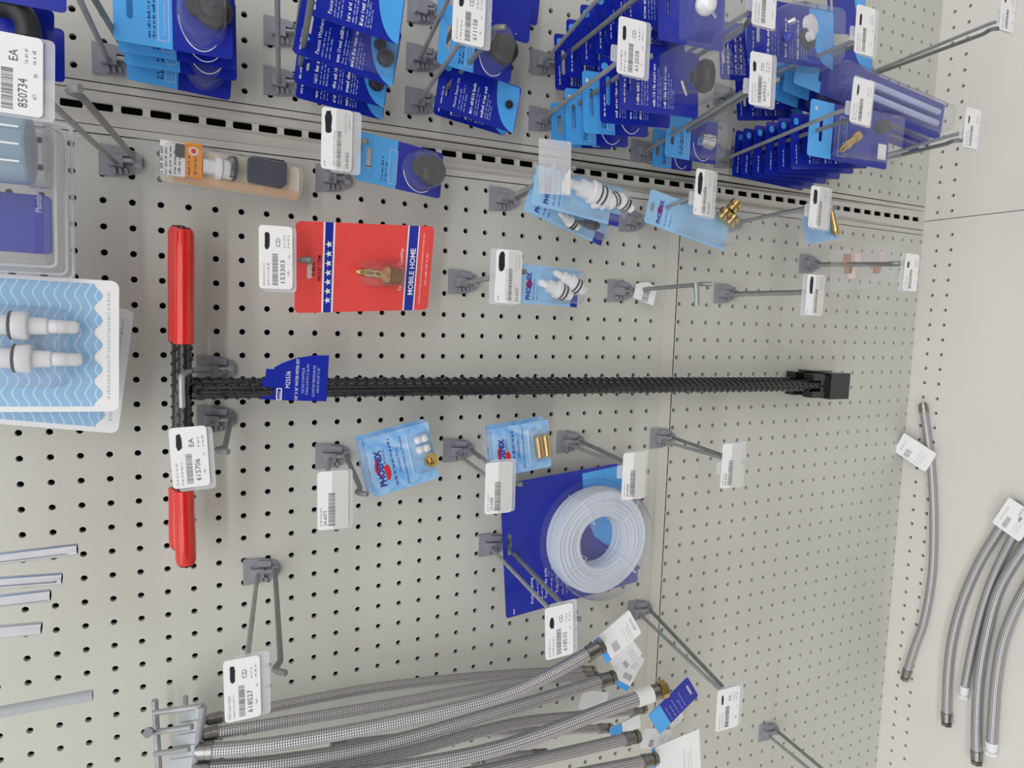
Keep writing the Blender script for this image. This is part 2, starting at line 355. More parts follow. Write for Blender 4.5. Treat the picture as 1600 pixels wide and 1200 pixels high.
# ------------------------------------------------------------------ peg hooks
HOOKG = 'grey double wire peg hooks on the pegboard'
def hook(label, base, d, tip=None, arm=None, wires=True, armd=None, single=False, armwire=True):
    B = at(base[0], base[1], 0)
    if base[0] > 1050: B = at(base[0], base[1], -low(at(base[0], base[1], 0).z)); 
    o = empty('peg_hook', T(B), label, 'hook', HOOKG)
    p = MB().prism([(-.58, .72), (-.56, .1), (-.5, -.3), (-.34, -.7), (-.18, -.8), (.18, -.8), (.36, -.7), (.52, -.3), (.57, .1), (.58, .72)], -.1, 0)
    p.prism([(-.2, .42), (-.24, -.12), (.16, -.12), (.2, .42)], -.42, -.1).prism([(-.2, -.48), (-.24, -.74), (.24, -.74), (.2, -.48)], -.36, -.1)
    p.prism([(.2, .3), (.5, .1), (.42, -.45), (.2, -.4)], -.24, -.1)
    p.tube([(-.48, .3, .6), (-.48, 0, .6)], .1, 8).tube([(.48, .3, .6), (.48, 0, .6)], .1, 8)
    pl = p.build('base_plate', 'greyplastic', o)
    r = MB()
    for k in range(3): r.prism([(-.5+.02*k, .22-.2*k), (-.26, .26-.2*k), (-.26, .16-.2*k), (-.5+.02*k, .12-.2*k)], -.26, -.09)
    r.build('rib', 'greyplastic', pl)
    MB().tube([(0.0, -.3, .1), (0.04, -.3, -.6)], .09, 8).build('cross_wire', 'zinc', o)
    if tip: P = at(tip[0], tip[1], d)-B
    else: P = Vector((0.02, -d, 0.0))
    s = Vector((0.05, -.15, -.6))
    if wires:
        pre = P+Vector((0, .85, .08)); hump = P+Vector((0, .36, .36))
        MB().tube(fillet([s, pre, hump, P], .18), .105, 10).build('product_wire', 'darkzinc', o, smooth=True)
    if arm and armwire:
        A = at(arm[0], arm[1], armd or d-.05)-B; s2 = Vector((-.08, -.12, .12))
        MB().tube([s2, s2+Vector((-.02, -.35, .05)), A+Vector((0, .5, .0)), A], .095, 10).build('tag_arm', 'zinc', o, smooth=True)
    return o
# ------------------------------------------------------------------ price tags
TAGG = 'white price tags on the hooks'
def scrib(x0, x1, z0, z1, seed):
    rnd = random.Random(seed); cx, cz = (x0+x1)/2, (z0+z1)/2; n = 14
    return [(cx+(x1-x0)/2*math.copysign(abs(math.cos(t))**.6, math.cos(t))*rnd.uniform(.85, 1.05), cz+(z1-z0)/2*math.copysign(abs(math.sin(t))**.6, math.sin(t))*rnd.uniform(.75, 1.1)) for t in [2*math.pi*k/n for k in range(n)]]
def price_tag(label, quad, d, lay=1, num=None, unit=None, line1=None, line2=None, hold=(.12, -.2), tab=None, seed=1, scr=None, small=None):
    F = Frame(quad, d); w_, h = F.w, F.h; o = empty('price_tag', F.M, label, 'price tag', TAGG)
    c = MB().prism(rr(0, 0, w_, h, .12), -.02, 0).build('tag_card', 'paper', o)
    hx, hz = hold
    MB().prism(rr(-.04+hx, -.04+hz, w_+.04+hx, h-.04+hz if hz < 0 else h+hz, .12), .05, .08).build('clear_holder', 'holder', o)
    if tab: MB().prism(rr(w_*tab-.3, h-.1, w_*tab+.3, h+.24, .08), .05, .08).build('holder_tab', 'holder', o)
    y = -.026; ink = MB(); pr = MB(); ft = MB(); sx = scr or {1: (.62, .9, .68, .84), 2: (.58, .96, .66, .9), 3: None}[lay]
    if sx: ink.flat(scrib(sx[0]*w_, sx[1]*w_, sx[2]*h, sx[3]*h, seed), y); ink.build('marker_scribble', 'ink', c)
    if lay == 1:
        pr.barcode(.06*w_, .56*w_, .44*h, .17*h, y)
        if num: pr.text(num, .1*w_, .23*h, .14*h, .36*w_, y)
        if unit: pr.text(unit, .67*w_, .37*h, .13*h, .14*w_, y)
        for z, t in ((.83, line1), (.7, line2)):
            if t: ft.text(t, .05*w_, z*h, .07*h, .38*w_, y)
            else: ft.dashes(.05*w_, .42*w_, z*h, .06*h, y, .04, .12, .03)
        ft.dashes(.66*w_, .86*w_, .22*h, .06*h, y, .05, .12, .04); ft.dashes(.66*w_, .86*w_, .1*h, .06*h, y, .05, .12, .04); ft.dashes(.22*w_, .3*w_, .1*h, .06*h, y); ft.dashes(.5*w_, .55*w_, .08*h, .06*h, y)
    else:
        MB().flat(rr(.02, .02, w_-.02, .53*h, .1), -.023).build('grey_half', 'papergrey', c)
        if lay == 2:
            pr.barcode(.06*w_, .64*w_, .36*h, .13*h, y)
            if num: pr.text(num, .04*w_, .1*h, .12*h, .27*w_, y)
            if line1: ft.text(line1, .06*w_, .54*h, .07*h, .58*w_, y)
            else: ft.dashes(.06*w_, .6*w_, .54*h, .06*h, y)
            ft.dashes(.63*w_, .94*w_, .2*h, .06*h, y, .05, .1, .03); ft.dashes(.68*w_, .94*w_, .08*h, .06*h, y, .05, .1, .03); ft.dashes(.05*w_, .14*w_, .85*h, .06*h, y)
        else:
            pr.barcode(.06*w_, .62*w_, .43*h, .22*h, y)
            if num: pr.text(num, .07*w_, .7*h, .11*h, .26*w_, y)
            ft.dashes(.06*w_, .38*w_, .86*h, .06*h, y, .05, .12, .03)
    pr.build('barcode_and_number', 'print', c); ft.build('small_print', 'printfaint', c); return o
def H(n): return 'grey peg hook carrying '+n
# hook, then the tag it carries: (hook text, base px, depth, tip px, arm px)
hook(H('the tag 850734, at far upper left'), (188, 253), 10.2, (126, 138), (60, 140))
price_tag('white price tag 850734 EA above the ribbed clear clamshell pack', [(-44, 172), (-38, 48), (64, 55), (70, 182)], 10.4, 1, '850734', 'EA', hold=(-.02, -.2), seed=2)
hook(H('the tag 24-6062 below the slotted post'), (519, 280), 5.0, (574, 221), (528, 225))
price_tag('white price tag 24-6062 with large black scribble beside slotted post', [(502, 264), (502, 167), (552, 173), (548, 268)], 5.2, 2, '24-6062', line1='#82 PLASTIC STEM/S', hold=(-.03, -.3), seed=3)
hook(H('an empty clear tag holder, beside the slotted post'), (785, 312), 5.5, (900, 262), (860, 278))
F = Frame([(842, 300), (841, 217), (893, 221), (890, 308)], 5.6); o = empty('tag_holder', F.M, 'empty clear plastic tag holder with torn paper corner', 'tag holder')
MB().prism(rr(0, 0, F.w, F.h, .06), -.03, 0).build('holder_sheet', 'holder', o)
b = MB()
for k in range(5): b.box(.1, F.w*.55, -.05, -.03, F.h*(.18+.16*k), F.h*(.18+.16*k)+.03)
b.build('holder_ribs', 'holder', o); MB().prism([(0.05, .02), (F.w*.5, .02), (F.w*.42, .2), (F.w*.2, .42), (.08, .36)], -.045, -.031).build('torn_paper', 'waxy', o)
hook(H('a scribbled tag in front of the pale pack of brass fittings'), (985, 346), 5.9, (1122, 297), (1092, 305))
price_tag('white price tag with tall black scribble before brass fittings', [(1083, 333), (1088, 263), (1116, 267), (1110, 341)], 6.1, 2, '24-6060', hold=(-.03, -.22), tab=.35, seed=4, scr=(.42, .95, .62, .88))
hook(H('a scribbled tag in front of a crumpled pale bag'), (1138, 348), 6.0, (1300, 318), (1265, 326))
price_tag('white price tag over the crumpled pale blue bag with brass part', [(1262, 354), (1268, 290), (1296, 294), (1291, 359)], 6.2, 2, None, hold=(-.03, -.22), tab=.4, seed=5, scr=(.55, .92, .62, .86))
hook(H('the tag 24-6057, left of a small pale pack'), (722, 441), 5.3, (822, 425), (775, 432))
price_tag('white price tag 24-6057 with black scribble over small pale pack', [(773, 473), (775, 389), (817, 392), (812, 475)], 5.5, 2, '24-6057', line1='#3 SHORT PLASTIC STEM', hold=(-.03, .22), seed=6)
# hook without a tag: bare wire with a bent end
hook('grey peg hook with bare bent wire end and torn tag stub', (967, 455), 4.9, (1112, 444), None)
P0 = at(1086, 446, 5.0); b = MB().tube([at(1088, 442, 5.0), at(1089, 458, 5.0), at(1089, 477, 5.0)], .13, 10); o = b.build('wire_end_bar', 'zinc'); tag_(o, 'short zinc cross bar hanging at the end of the bare hook', 'bar'); o.location = (0, 0, ZF*IN)
F = Frame([(990, 473), (994, 436), (1030, 446), (1019, 472)], 1.0); o = empty('tag_stub', F.M, 'torn white tag stub hanging behind the bare wire hook', 'paper tag')
c = MB().prism([(0, 0), (F.w*.9, 0), (F.w, F.h*.5), (F.w*.75, F.h), (.1, F.h)], -.01, 0).build('stub_card', 'paper', o); b = MB().barcode(.1, F.w*.7, F.h*.3, F.h*.3, -.016).build('barcode', 'print', c)
hook(H('a tilted scribbled tag, directly above the bagged hook'), (1130, 459), 6.6, (1268, 456), (1256, 458))
price_tag('white price tag tilted with long black scribble below bare hook', [(1257, 492), (1262, 428), (1289, 431), (1284, 493)], 6.8, 2, None, hold=(-.02, .2), seed=7, scr=(.5, .97, .64, .86))
hook(H('a faint tag close to the base deck, with clear bag'), (1262, 413), 7.0, (1412, 411), (1412, 413))
price_tag('faint white price tag at end of hook close to base deck', [(1410, 454), (1415, 395), (1437, 399), (1431, 455)], 7.2, 1, None, None, hold=(-.03, .2), seed=8, scr=(.6, .8, .7, .84))
# the two hooks that hold the meter keys
o = hook('grey peg hook with arm bent over the black crossbar, upper one', (337, 577), 1.6, (338, 593), None)
B = at(337, 577, 0); MB().tube([Vector((-.08, -.12, .12)), at(306, 578, 2.0)-B, at(286, 586, 3.6)-B, at(284, 596, 3.9)-B, at(285, 637, 4.0)-B], .115, 10, smooth=4).build('bent_arm', 'zinc', o, smooth=True)
hook(H('the tag 615706 below the meter key shafts'), (337, 655), 6.3, (357, 706), (300, 690))
price_tag('white price tag 615706 EA in front of the lower red grips', [(271, 763), (262, 669), (323, 665), (328, 759)], 6.5, 1, '615706', 'EA', hold=(-.1, -.14), seed=9)
hook(H('the tag 153303 behind the red card'), (470, 395), 5.4, (487, 406), (437, 400), armd=5.0)
price_tag('white price tag 153303 CD overlapping the top of the red card', [(406, 450), (403, 351), (458, 355), (456, 453)], 5.7, 1, '153303', 'CD', hold=(-.06, -.1), seed=10)
hook(H('the tag 24-6075 below the marbled card with brass seat'), (518, 712), 5.3, (574, 772), (515, 745))
price_tag('plain white and grey price tag 24-6075 beneath marbled card', [(496, 827), (496, 736), (544, 736), (544, 826)], 5.6, 3, '24-6075', hold=(-.02, -.14), seed=11)
hook(H('the tag 24-6080 over the brass cylinder card'), (714, 703), 5.8, (816, 757), (770, 750))
price_tag('plain white and grey price tag 24-6080 before brass cylinder card', [(757, 803), (759, 722), (801, 722), (799, 801)], 6.1, 3, '24-6080', hold=(.05, -.14), seed=12)
hook(H('a plain tag in front of the coiled tubing card'), (888, 690), 6.0, (1014, 737), (985, 730))
price_tag('plain white and grey price tag before the tubing coil', [(971, 779), (974, 707), (1009, 707), (1005, 781)], 6.3, 3, '24-6068', hold=(.03, -.14), tab=.6, seed=13)
hook(H('a plain tag, nothing hanging, left of the deck'), (1032, 684), 5.7, (1164, 722), (1130, 716))
price_tag('plain white and grey price tag hanging alone before lower panel', [(1125, 761), (1130, 693), (1160, 693), (1155, 763)], 6.0, 3, '24-6076', hold=(.02, -.25), tab=.45, seed=14)
hook(H('the tag 618535 and the coiled tubing card'), (768, 850), 8.5, (908, 968), (868, 960))
price_tag('white price tag 618535 CD below the coiled tubing card', [(852, 1029), (852, 948), (894, 944), (896, 1024)], 8.8, 1, '618535', 'CD', hold=(.05, -.18), seed=15, scr=(.58, .8, .68, .84))
hook(H('a lone tag, nothing else, beneath the tubing card'), (997, 952), 8.3, (1152, 1088), (1132, 1082))
price_tag('white price tag at the end of long empty hook near deck', [(1118, 1140), (1122, 1076), (1156, 1073), (1152, 1138)], 8.6, 1, None, 'YS', hold=(.02, -.2), seed=16, scr=(.62, .86, .72, .82))
hook('grey peg hook with bare wires at the lower frame edge', (1198, 1142), 8.0, None, (1290, 1222))
hook(H('the tag 618527, otherwise empty'), (407, 891), 9.2, (447, 1052), (388, 1040))
price_tag('white price tag 618527 CD in front of braided hose tops', [(352, 1128), (348, 1031), (406, 1025), (408, 1120)], 9.9, 1, '618527', 'CD', 'MSSY-S6LV IDEA', 'WAIN HYC JHIT T', hold=(.02, -.25), seed=17)
# hooks of the neighbouring bay
hook('grey peg hook holding the sky blue card stack at upper left', (178, 95), 7.5, None, (123, -6), armd=7.0)
hook('grey peg hook beside the white lettered navy cards, nearer the post', (440, 130), 9.5, None, (436, -12), armd=7.5)
hook('grey peg hook beside the white lettered navy cards, farther from post', (440, 52), 9.5, None, None)
hook('grey peg hook at upper frame edge over the repair kit cards', (660, 18), 8.0, None, None)
hook('grey peg hook holding sky cards behind the tag 611158', (658, 92), 7.3, None, (712, -20), armd=5.9)
hook(H('the tag 611158 and the repair kit cards'), (656, 160), 6.8, (790, 42), (735, 48))
price_tag('white price tag 611158 over the repair kit cards', [(706, 66), (709, -22), (760, -18), (755, 73)], 7.0, 1, '611158', 'CD', hold=(.0, -.24), seed=18)
hook('grey peg hook holding the long row of navy cards', (848, 100), 10.0, None, (938, -2), armd=6.0)
hook(H('the tag before the black cap pack'), (846, 188), 8.4, (1020, 88), (975, 92))
price_tag('white price tag CD in front of black cap pack', [(964, 114), (966, 25), (1011, 35), (1005, 123)], 8.7, 1, '612028', 'CD', hold=(.0, -.22), tab=.35, seed=19, scr=(.58, .85, .72, .86))
hook(H('the tag above the fan above the clear bottle pack'), (1003, 238), 8.8, (1218, 125), (1172, 140))
price_tag('white price tag CD above the fan of navy cards', [(1169, 162), (1173, 80), (1206, 86), (1203, 169)], 9.1, 1, '609051', 'CD', hold=(.0, -.28), tab=.35, seed=20, scr=(.62, .82, .72, .88))
hook(H('a half cropped tag at upper frame edge'), (1006, 128), 8.8, (1190, 30), (1170, 20), armd=8.8)
price_tag('white price tag cropped by the upper frame edge, above dome pack', [(1174, 38), (1178, -44), (1215, -38), (1210, 46)], 9.1, 1, None, 'CD', hold=(.0, -.05), tab=.4, seed=21)
hook(H('the tag right of the grey and white dome pack'), (1130, 150), 8.6, (1368, 60), (1338, 62))
price_tag('white price tag right of the dome pack, thin black mark', [(1334, 81), (1339, 7), (1368, 14), (1363, 90)], 9.0, 1, None, None, hold=(.0, -.25), tab=.4, seed=22, scr=(.58, .82, .7, .84))
hook(H('the tag over the fanned navy cards with brass stem'), (1130, 248), 8.8, (1352, 181), (1320, 172), armd=8.9)
price_tag('white price tag over the brass stem pack of the fan', [(1327, 190), (1334, 118), (1366, 129), (1358, 198)], 9.1, 1, None, None, hold=(.0, -.12), tab=.3, seed=23, scr=(.6, .84, .7, .8))
hook(H('the tag nearest the upper right corner'), (1352, 116), 7.8, (1566, 44), (1556, 34), armd=8.0)
price_tag('faint white price tag nearest the upper right corner, over deck', [(1561, 46), (1566, -14), (1588, -10), (1582, 52)], 8.2, 1, None, None, hold=(.0, -.2), tab=.35, seed=24, scr=(.7, .88, .68, .8))
hook(H('the faint tag over the deck of the side bay'), (1290, 268), 8.4, (1508, 219), (1503, 208), armd=8.6)
price_tag('faint white price tag hanging over the deck, side bay', [(1504, 229), (1510, 168), (1533, 172), (1526, 234)], 8.8, 1, None, None, hold=(.0, -.2), tab=.35, seed=25, scr=(.6, .8, .72, .82))
# ------------------------------------------------------------------ the two T-handled water meter keys
def rebar(b, p0, p1, r, pitch=.42, n=12):
    p0 = Vector(p0); p1 = Vector(p1); L = (p1-p0).length; a = (p1-p0)/L
    b.tube([p0, p1], r, n)
    ref = Vector((0, 0, 1)) if abs(a.z) < .8 else Vector((1, 0, 0)); nx = a.cross(ref).normalized(); ny = a.cross(nx)
    for side in (0, math.pi):
        for k in range(int(L/pitch)):
            t0 = (k+.2)*pitch; pts = []
            for q in range(7):
                th = side+.15+q/6*(math.pi-.3); pts.append(p0+a*min(L, t0+q/6*pitch*.8)+(nx*math.cos(th)+ny*math.sin(th))*(r+.01))
            b.tube(pts, .05, 5)
    for th in (0, math.pi): b.tube([p0+(nx*math.cos(th)+ny*math.sin(th))*r, p1+(nx*math.cos(th)+ny*math.sin(th))*r], .05, 5)
    return b
def meter_key(label, top_px, bot_px, mid_y0, mid_y1, d, sh0, sh1, ds, grip_r=.37, lab=None, sock=0):
    A = at(top_px[0], top_px[1], d); Bq = at(bot_px[0], bot_px[1], d); C = at(sh0[0], sh0[1], d); S = at(sh1[0], sh1[1], ds)
    o = empty('water_meter_key', T(C), label, 'meter key', 'two water meter keys with red grips')
    rebar(MB(), A-C, Bq-C, .25).build('crossbar', 'blackpaint', o, smooth=True)
    for p, y in ((A, mid_y0), (Bq, mid_y1)):
        e = at(top_px[0], y, d); ax = (p-e).normalized(); L = (p-e).length
        MB().lathe([(-.02, grip_r*.9), (0, grip_r), (L*.3, grip_r*.98), (L*.6, grip_r*1.02), (L-.25, grip_r), (L-.08, grip_r*.86), (L, grip_r*.5)], e-C, ax, 20).build('grip', 'grip', o, smooth=True)
    v = (S-C).normalized(); L = (S-C).length
    rebar(MB(), v*.2, v*(L-1.9), .29).build('shaft', 'blackpaint', o, smooth=True)
    MB().lathe([(0, .3), (.2, .35), (.4, .29)], v*.1, v, 14).build('weld', 'blackpaint', o, smooth=True)
    x = Vector((1, 0, 0)); x = (x-v*x.dot(v)).normalized(); y = v.cross(x); Mx = Matrix(((x.x, y.x, v.x, 0), (x.y, y.y, v.y, 0), (x.z, y.z, v.z, 0), (0, 0, 0, 1)))
    b = MB(); z0 = L-2.95-sock
    b.box(-.62, .62, -.3, .3, z0+.7, z0+1.3, Mx); b.box(-.7, -.33, -.34, .34, z0, z0+1.0, Mx); b.box(.33, .7, -.34, .34, z0, z0+1.0, Mx)
    b.box(-.78, .78, -.55, .55, z0+1.25, z0+2.9, Mx); b.build('socket', 'blackpaint', o)
    return o, C, v, Mx
meter_key('black T-handled meter key with red grips, hanging behind the other', (279, 353), (280, 857), 534, 762, 1.7, (288, 602), (1296, 598), .6, sock=.5)
ko, KC, kv, kM = meter_key('black T-handled meter key in front, blue wrap label on shaft', (287, 356), (291, 884), 537, 766, 2.7, (296, 612), (1316, 602), 1.75)
# blue wrap label on the front shaft
F = Frame([(424, 627), (432, 560), (512, 549), (512, 625)], 2.95); o = empty('wrap_label', F.M @ Matrix.Rotation(0, 4, 'X')); o.parent = ko; o.matrix_parent_inverse = ko.matrix_world.inverted()
w_, h = F.w, F.h
b = MB(); n = 14; ol = [(0, 0), (w_*1.02, 0), (w_*1.0, h*.3), (w_*.92, h*.62), (w_*.8, h*.86), (w_*.7, h), (0, h*.98)]
b.prism(ol, -.02, 0).prism([(w_*.28, h*.95), (w_*.66, h*.95), (w_*.66, h*1.14), (w_*.28, h*1.16)], .03, .05).prism([(w_*.0, h*.9), (w_*.45, h*.9), (w_*.45, h*1.2), (w_*.0, h*1.2)], .08, .1)
bl = b.build('label_sheet', 'navy', o)
b = MB(); b.text('M25536', w_*.27, h*.7, .17, w_*.36, -.03); b.text('5/8" X 36" WATER METER KEY', .02, h*.55, .12, w_*.9, -.03); b.prism(rr(.0, h*.84, w_*.26, h*.94, .04), -.03, -.021, [rr(.03, h*.86, w_*.26-.03, h*.92, .02)]).text('WRENCH', .05, h*.865, .06, w_*.16, -.03)
b.build('label_lettering', 'white', o)
b = MB(); b.text('CLE DE COMPTEUR', w_*.16, h*.44, .1, w_*.56, -.03).text("D'EAU 5/8 PO X 36 PO", w_*.14, h*.36, .1, w_*.66, -.03).text('LLAVE DE MEDIDOR DE', w_*.1, h*.24, .1, w_*.68, -.03).text('AGUA DE 5/8" X 36"', w_*.18, h*.16, .1, w_*.56, -.03); b.build('label_small_print', 'bluewhite', o)

# ------------------------------------------------------------------ carded goods
def cardmesh(F, m, o, r=.14, slot=True, y0=-.02, y1=0.0, z=.42, sw=.5, name='card'):
    h = [rr(F.w/2-sw, F.h-z-.1, F.w/2+sw, F.h-z+.1, .09, 3)] if slot else []
    return MB().prism(rr(0, 0, F.w, F.h, r), y0, y1, h).build(name, m, o)
def lines(b, F, zs, x0=.1, x1=.9, hh=.07, y=-.03):
    for z, k in zs: b.dashes(F.w*x0, F.w*(x0+(x1-x0)*k), F.h*z, hh, y, .08, .28, .05)
# 1. red faucet stem card
F = Frame([(460, 490), (462, 346), (679, 353), (668, 483)], (3.3, 4.3, 3.7, 2.7)); o = empty('faucet_stem_card', F.M, 'red faucet stem card with star band, brass stem and MOBILE HOME print', 'faucet stem')
w_, h = F.w, F.h; c = cardmesh(F, 'red', o, .2, True, z=.55, sw=.42)
b = MB(); zb = (.715, .795, .1, .185)
MB().box(0, w_, -.024, -.02, h*.735, h*.815).build('stripe_border', 'white', c); MB().box(0, w_, -.024, -.02, h*.115, h*.205).build('stripe_border', 'white', c)
MB().box(0, w_, -.03, -.024, h*.748, h*.803).build('blue_stripe', 'navy', c); MB().box(0, w_, -.03, -.024, h*.125, h*.195).build('blue_stripe', 'navy', c)
b = MB()
for k in range(7):
    cx, cz = w_*(.14+.104*k), h*.775; MB().flat([(cx+(.15 if i % 2 == 0 else .06)*math.sin(math.pi*i/5), cz+(.15 if i % 2 == 0 else .06)*math.cos(math.pi*i/5)) for i in range(10)], -.034).build('star', 'white', c)
MB().text('MOBILE HOME', w_*.19, h*.135, .23, w_*.55, -.034, .02).build('title_lettering', 'white', c)
b.text('Symbol of Quality', w_*.24, h*.225, .17, w_*.5, -.026)
b.text('UNITED STATES HARDWARE MANUFACTURING, INC', w_*.08, h*.07, .075, w_*.84, -.026).dashes(w_*.3, w_*.7, h*.035, .06, -.026); b.build('white_lettering', 'white', c)
MB().text('P-451C', w_*.42, h*.865, .14, w_*.15, -.03, .02).text('FAUCET STEM', w_*.36, h*.825, .14, w_*.28, -.03, .02).build('dark_lettering', 'ink', c)
s = F.loc(556, 424, .35); ax = Vector((-.12, 0, -1)); b = MB()
b.lathe([(0, .03), (.12, .14), (.3, .14), (.32, .19), (.62, .2), (.64, .14), (.75, .17), (.82, .2), (1.0, .19), (1.05, .3), (1.12, .42), (1.3, .42), (1.32, .36)], s, ax, 12)
for k in range(10): b.lathe([(1.32+.055*k, .32), (1.345+.055*k, .36), (1.37+.055*k, .32)], s, ax, 16)
b.build('brass_stem', 'brass', o, smooth=True); p = F.loc(598, 425, 0)
MB().bubble(rr(p.x-.55, p.z-.8, p.x+.5, p.z+1.0, .3), .8, .2).build('blister', 'clear', o, smooth=True)

# 2. marbled pale cards
def marbled(label, quad, d, kind, front=True, logo=True, group='marbled pale blue cards'):
    F = Frame(quad, d); o = empty('parts_card', F.M, label, 'parts card', group); w_, h = F.w, F.h
    c = cardmesh(F, 'water', o, .1, False)
    MB().prism(rr(-.03, h-.05, w_+.03, h+.32, .12), -.02, -.0, [rr(w_/2-.3, h+.08, w_/2+.3, h+.22, .06, 2)]).build('clear_header', 'clearbag', o)
    b = MB(); b.flat([(w_*.46+w_*.17*math.cos(t), h*.815+.27*math.sin(t)) for t in [math.pi*(k/12) for k in range(13)]]+[(w_*.46+w_*.17*math.cos(t), h*.815+.1*math.sin(t)) for t in [math.pi*(1-k/12) for k in range(13)]], -.028).flat([(w_*.36+w_*.14*math.cos(t), h*.745+.17*math.sin(t)) for t in [math.pi*(.9+k/10) for k in range(11)]]+[(w_*.46, h*.78)], -.029)
    b.build('logo_swoosh', 'logored', c)
    b = MB().text('PHOENIX', w_*.14, h*.78, .3, w_*.62, -.036, .035).text('PRODUCTS', w_*.5, h*.73, .1, w_*.24, -.032); b.build('logo_lettering', 'logoblue', c)
    b = MB().dashes(w_*.1, w_*.9, h*.62, .13, -.03).text('Genuine Parts', w_*.3, h*.53, .12, w_*.42, -.03).text('Removable Seats by Phoenix', w_*.08, h*.44, .13, w_*.82, -.03); b.build('lettering', 'logoblue', c)
    MB().bubble(rr(w_*.2, h*.06, w_*.86, h*.36, .15), .6, .1).build('blister', 'clear', o, smooth=True)
    MB().box(w_*.2, w_*.86, -.06, -.03, h*.365, h*.372).build('blister_fold', 'white', o)
    if kind == 'seat':
        for k in range(2):
            for q in range(2): MB().lathe([(0, .08), (.04, .17), (.26, .17), (.3, .08)], (w_*(.58+.17*k)-.1, -.3, h*(.12+.1*q)), (1, 0, .15), 12).build('white_washer', 'whiteplastic', o, smooth=True)
        MB().lathe([(0, .26), (.1, .3), (.24, .3), (.26, .2), (.5, .2), (.52, .12)], (w_*.36, -.3, h*.14), (.35, -.85, -.25), 6).lathe([(.2, .26), (.24, .3), (.34, .3), (.36, .2)], (w_*.36, -.3, h*.14), (.35, -.85, -.25), 16).build('brass_seat', 'brass', o)
    if kind == 'cylinder':
        for q in range(2): MB().lathe([(0, .14), (.06, .2), (1.0, .2), (1.06, .14)], (w_*.26, -.3, h*(.1+.13*q)), (1, 0, .06), 16).build('brass_cylinder', 'brass', o, smooth=True)
    return o
marbled('marbled pale card hidden behind the one with white washers', [(569, 762), (557, 670), (660, 666), (684, 752)], 2.8, None)
marbled('marbled pale blue card with white washers and brass seat', [(581, 768), (567, 678), (666, 668), (691, 755)], 3.8, 'seat')
marbled('marbled pale card hidden behind the brass cylinder card', [(766, 738), (757, 660), (848, 655), (853, 736)], 2.6, None)
marbled('marbled pale blue card with two brass cylinders', [(773, 741), (763, 667), (858, 659), (860, 734)], 3.6, 'cylinder')
def stem(b, p, ax, s=1.0):
    b.lathe([(0, .1*s), (.1, .14*s), (.4*s, .14*s), (.42*s, .26*s), (.75*s, .26*s), (.78*s, .34*s), (.95*s, .34*s), (1.0*s, .28*s), (1.3*s, .28*s), (1.35*s, .2*s), (1.5*s, .2*s)], p, ax, 14)
def oring(b, p, ax, t, r):
    b.lathe([(t, r-.02), (t+.03, r+.02), (t+.07, r+.02), (t+.1, r-.02)], p, ax, 14)
def palepack(label, quad, d, ndark=2, box=None, stems=(), rings=True, corner=True, brass=(), group='long pale blue blister packs'):
    F = Frame(quad, d); o = empty('parts_pack', F.M, label, 'parts pack', group); w_, h = F.w, F.h
    c = cardmesh(F, 'pale', o, .12, True, z=.3, sw=.22)
    if corner: MB().prism([(0, 0), (w_*.32, 0), (w_*.32, h*.12), (0, h*.12)], -.026, -.021).build('blue_corner', 'navy', c)
    MB().text('PHOENIX', w_*.1, h*.82, .26, w_*.7, -.034, .03).build('logo_lettering', 'logoblue', c); MB().flat(circ(w_*.5, h*.85, .2, 14, .15), -.027).build('logo_swoosh', 'logored', c)
    b = MB(); lines(b, F, [(.76, .7), (.7, .5)]); b.build('lettering', 'logoblue', c)
    for px, ax, s, m in stems:
        p = F.loc(px[0], px[1], .45); q = MB(); stem(q, p, ax, s); st = q.build('stem', m, o, smooth=True)
        if rings: q = MB(); oring(q, p, Vector(ax), .98*s, .3*s); oring(q, p, Vector(ax), 1.14*s, .3*s); q.build('rubber_ring', 'rubber', st)
    MB().bubble(rr(w_*.06, h*.02, w_*.95, h*.68, .2), .95, .12).build('blister', 'clear', o, smooth=True)
    return o, F
palepack('long pale blue pack behind, beside the slotted post', [(818, 341), (829, 281), (962, 318), (938, 372)], 3.0, stems=[((873, 333), (-.2, 0, -1), .8, 'waxy'), ((905, 347), (.2, 0, -1), .7, 'charcoal')])
palepack('long pale blue pack with white plastic stems and dark rings', [(829, 326), (838, 266), (976, 288), (966, 348)], 4.4, stems=[((888, 285), (-.1, 0, -1), 1.5, 'whiteplastic'), ((925, 322), (.5, 0, -1), 1.1, 'whiteplastic'), ((948, 300), (-.3, 0, -1), 1.0, 'whiteplastic')])
o, F = palepack('pale blue pack with brass fittings behind scribbled tag', [(1006, 362), (1012, 318), (1146, 322), (1130, 378)], 3.4, corner=False)
for k, (u, v) in enumerate(((1124, 343), (1140, 330), (1136, 352))):
    p = F.loc(u, v, .5); MB().lathe([(0, .2), (.05, .3), (.2, .3), (.22, .22), (.32, .22), (.34, .32), (.55, .32), (.58, .24)], p, (.9, -.3, -.4), 14).build('brass_fitting', 'brass', o, smooth=True)
palepack('small pale blue pack with two white stems under tag 24-6057', [(812, 474), (814, 414), (906, 420), (900, 480)], 3.6, stems=[((842, 440), (-.3, 0, -1), 1.15, 'whiteplastic'), ((858, 452), (.0, 0, -1), .01, 'whiteplastic'), ((866, 425), (-.45, 0, -1), 1.15, 'whiteplastic')])
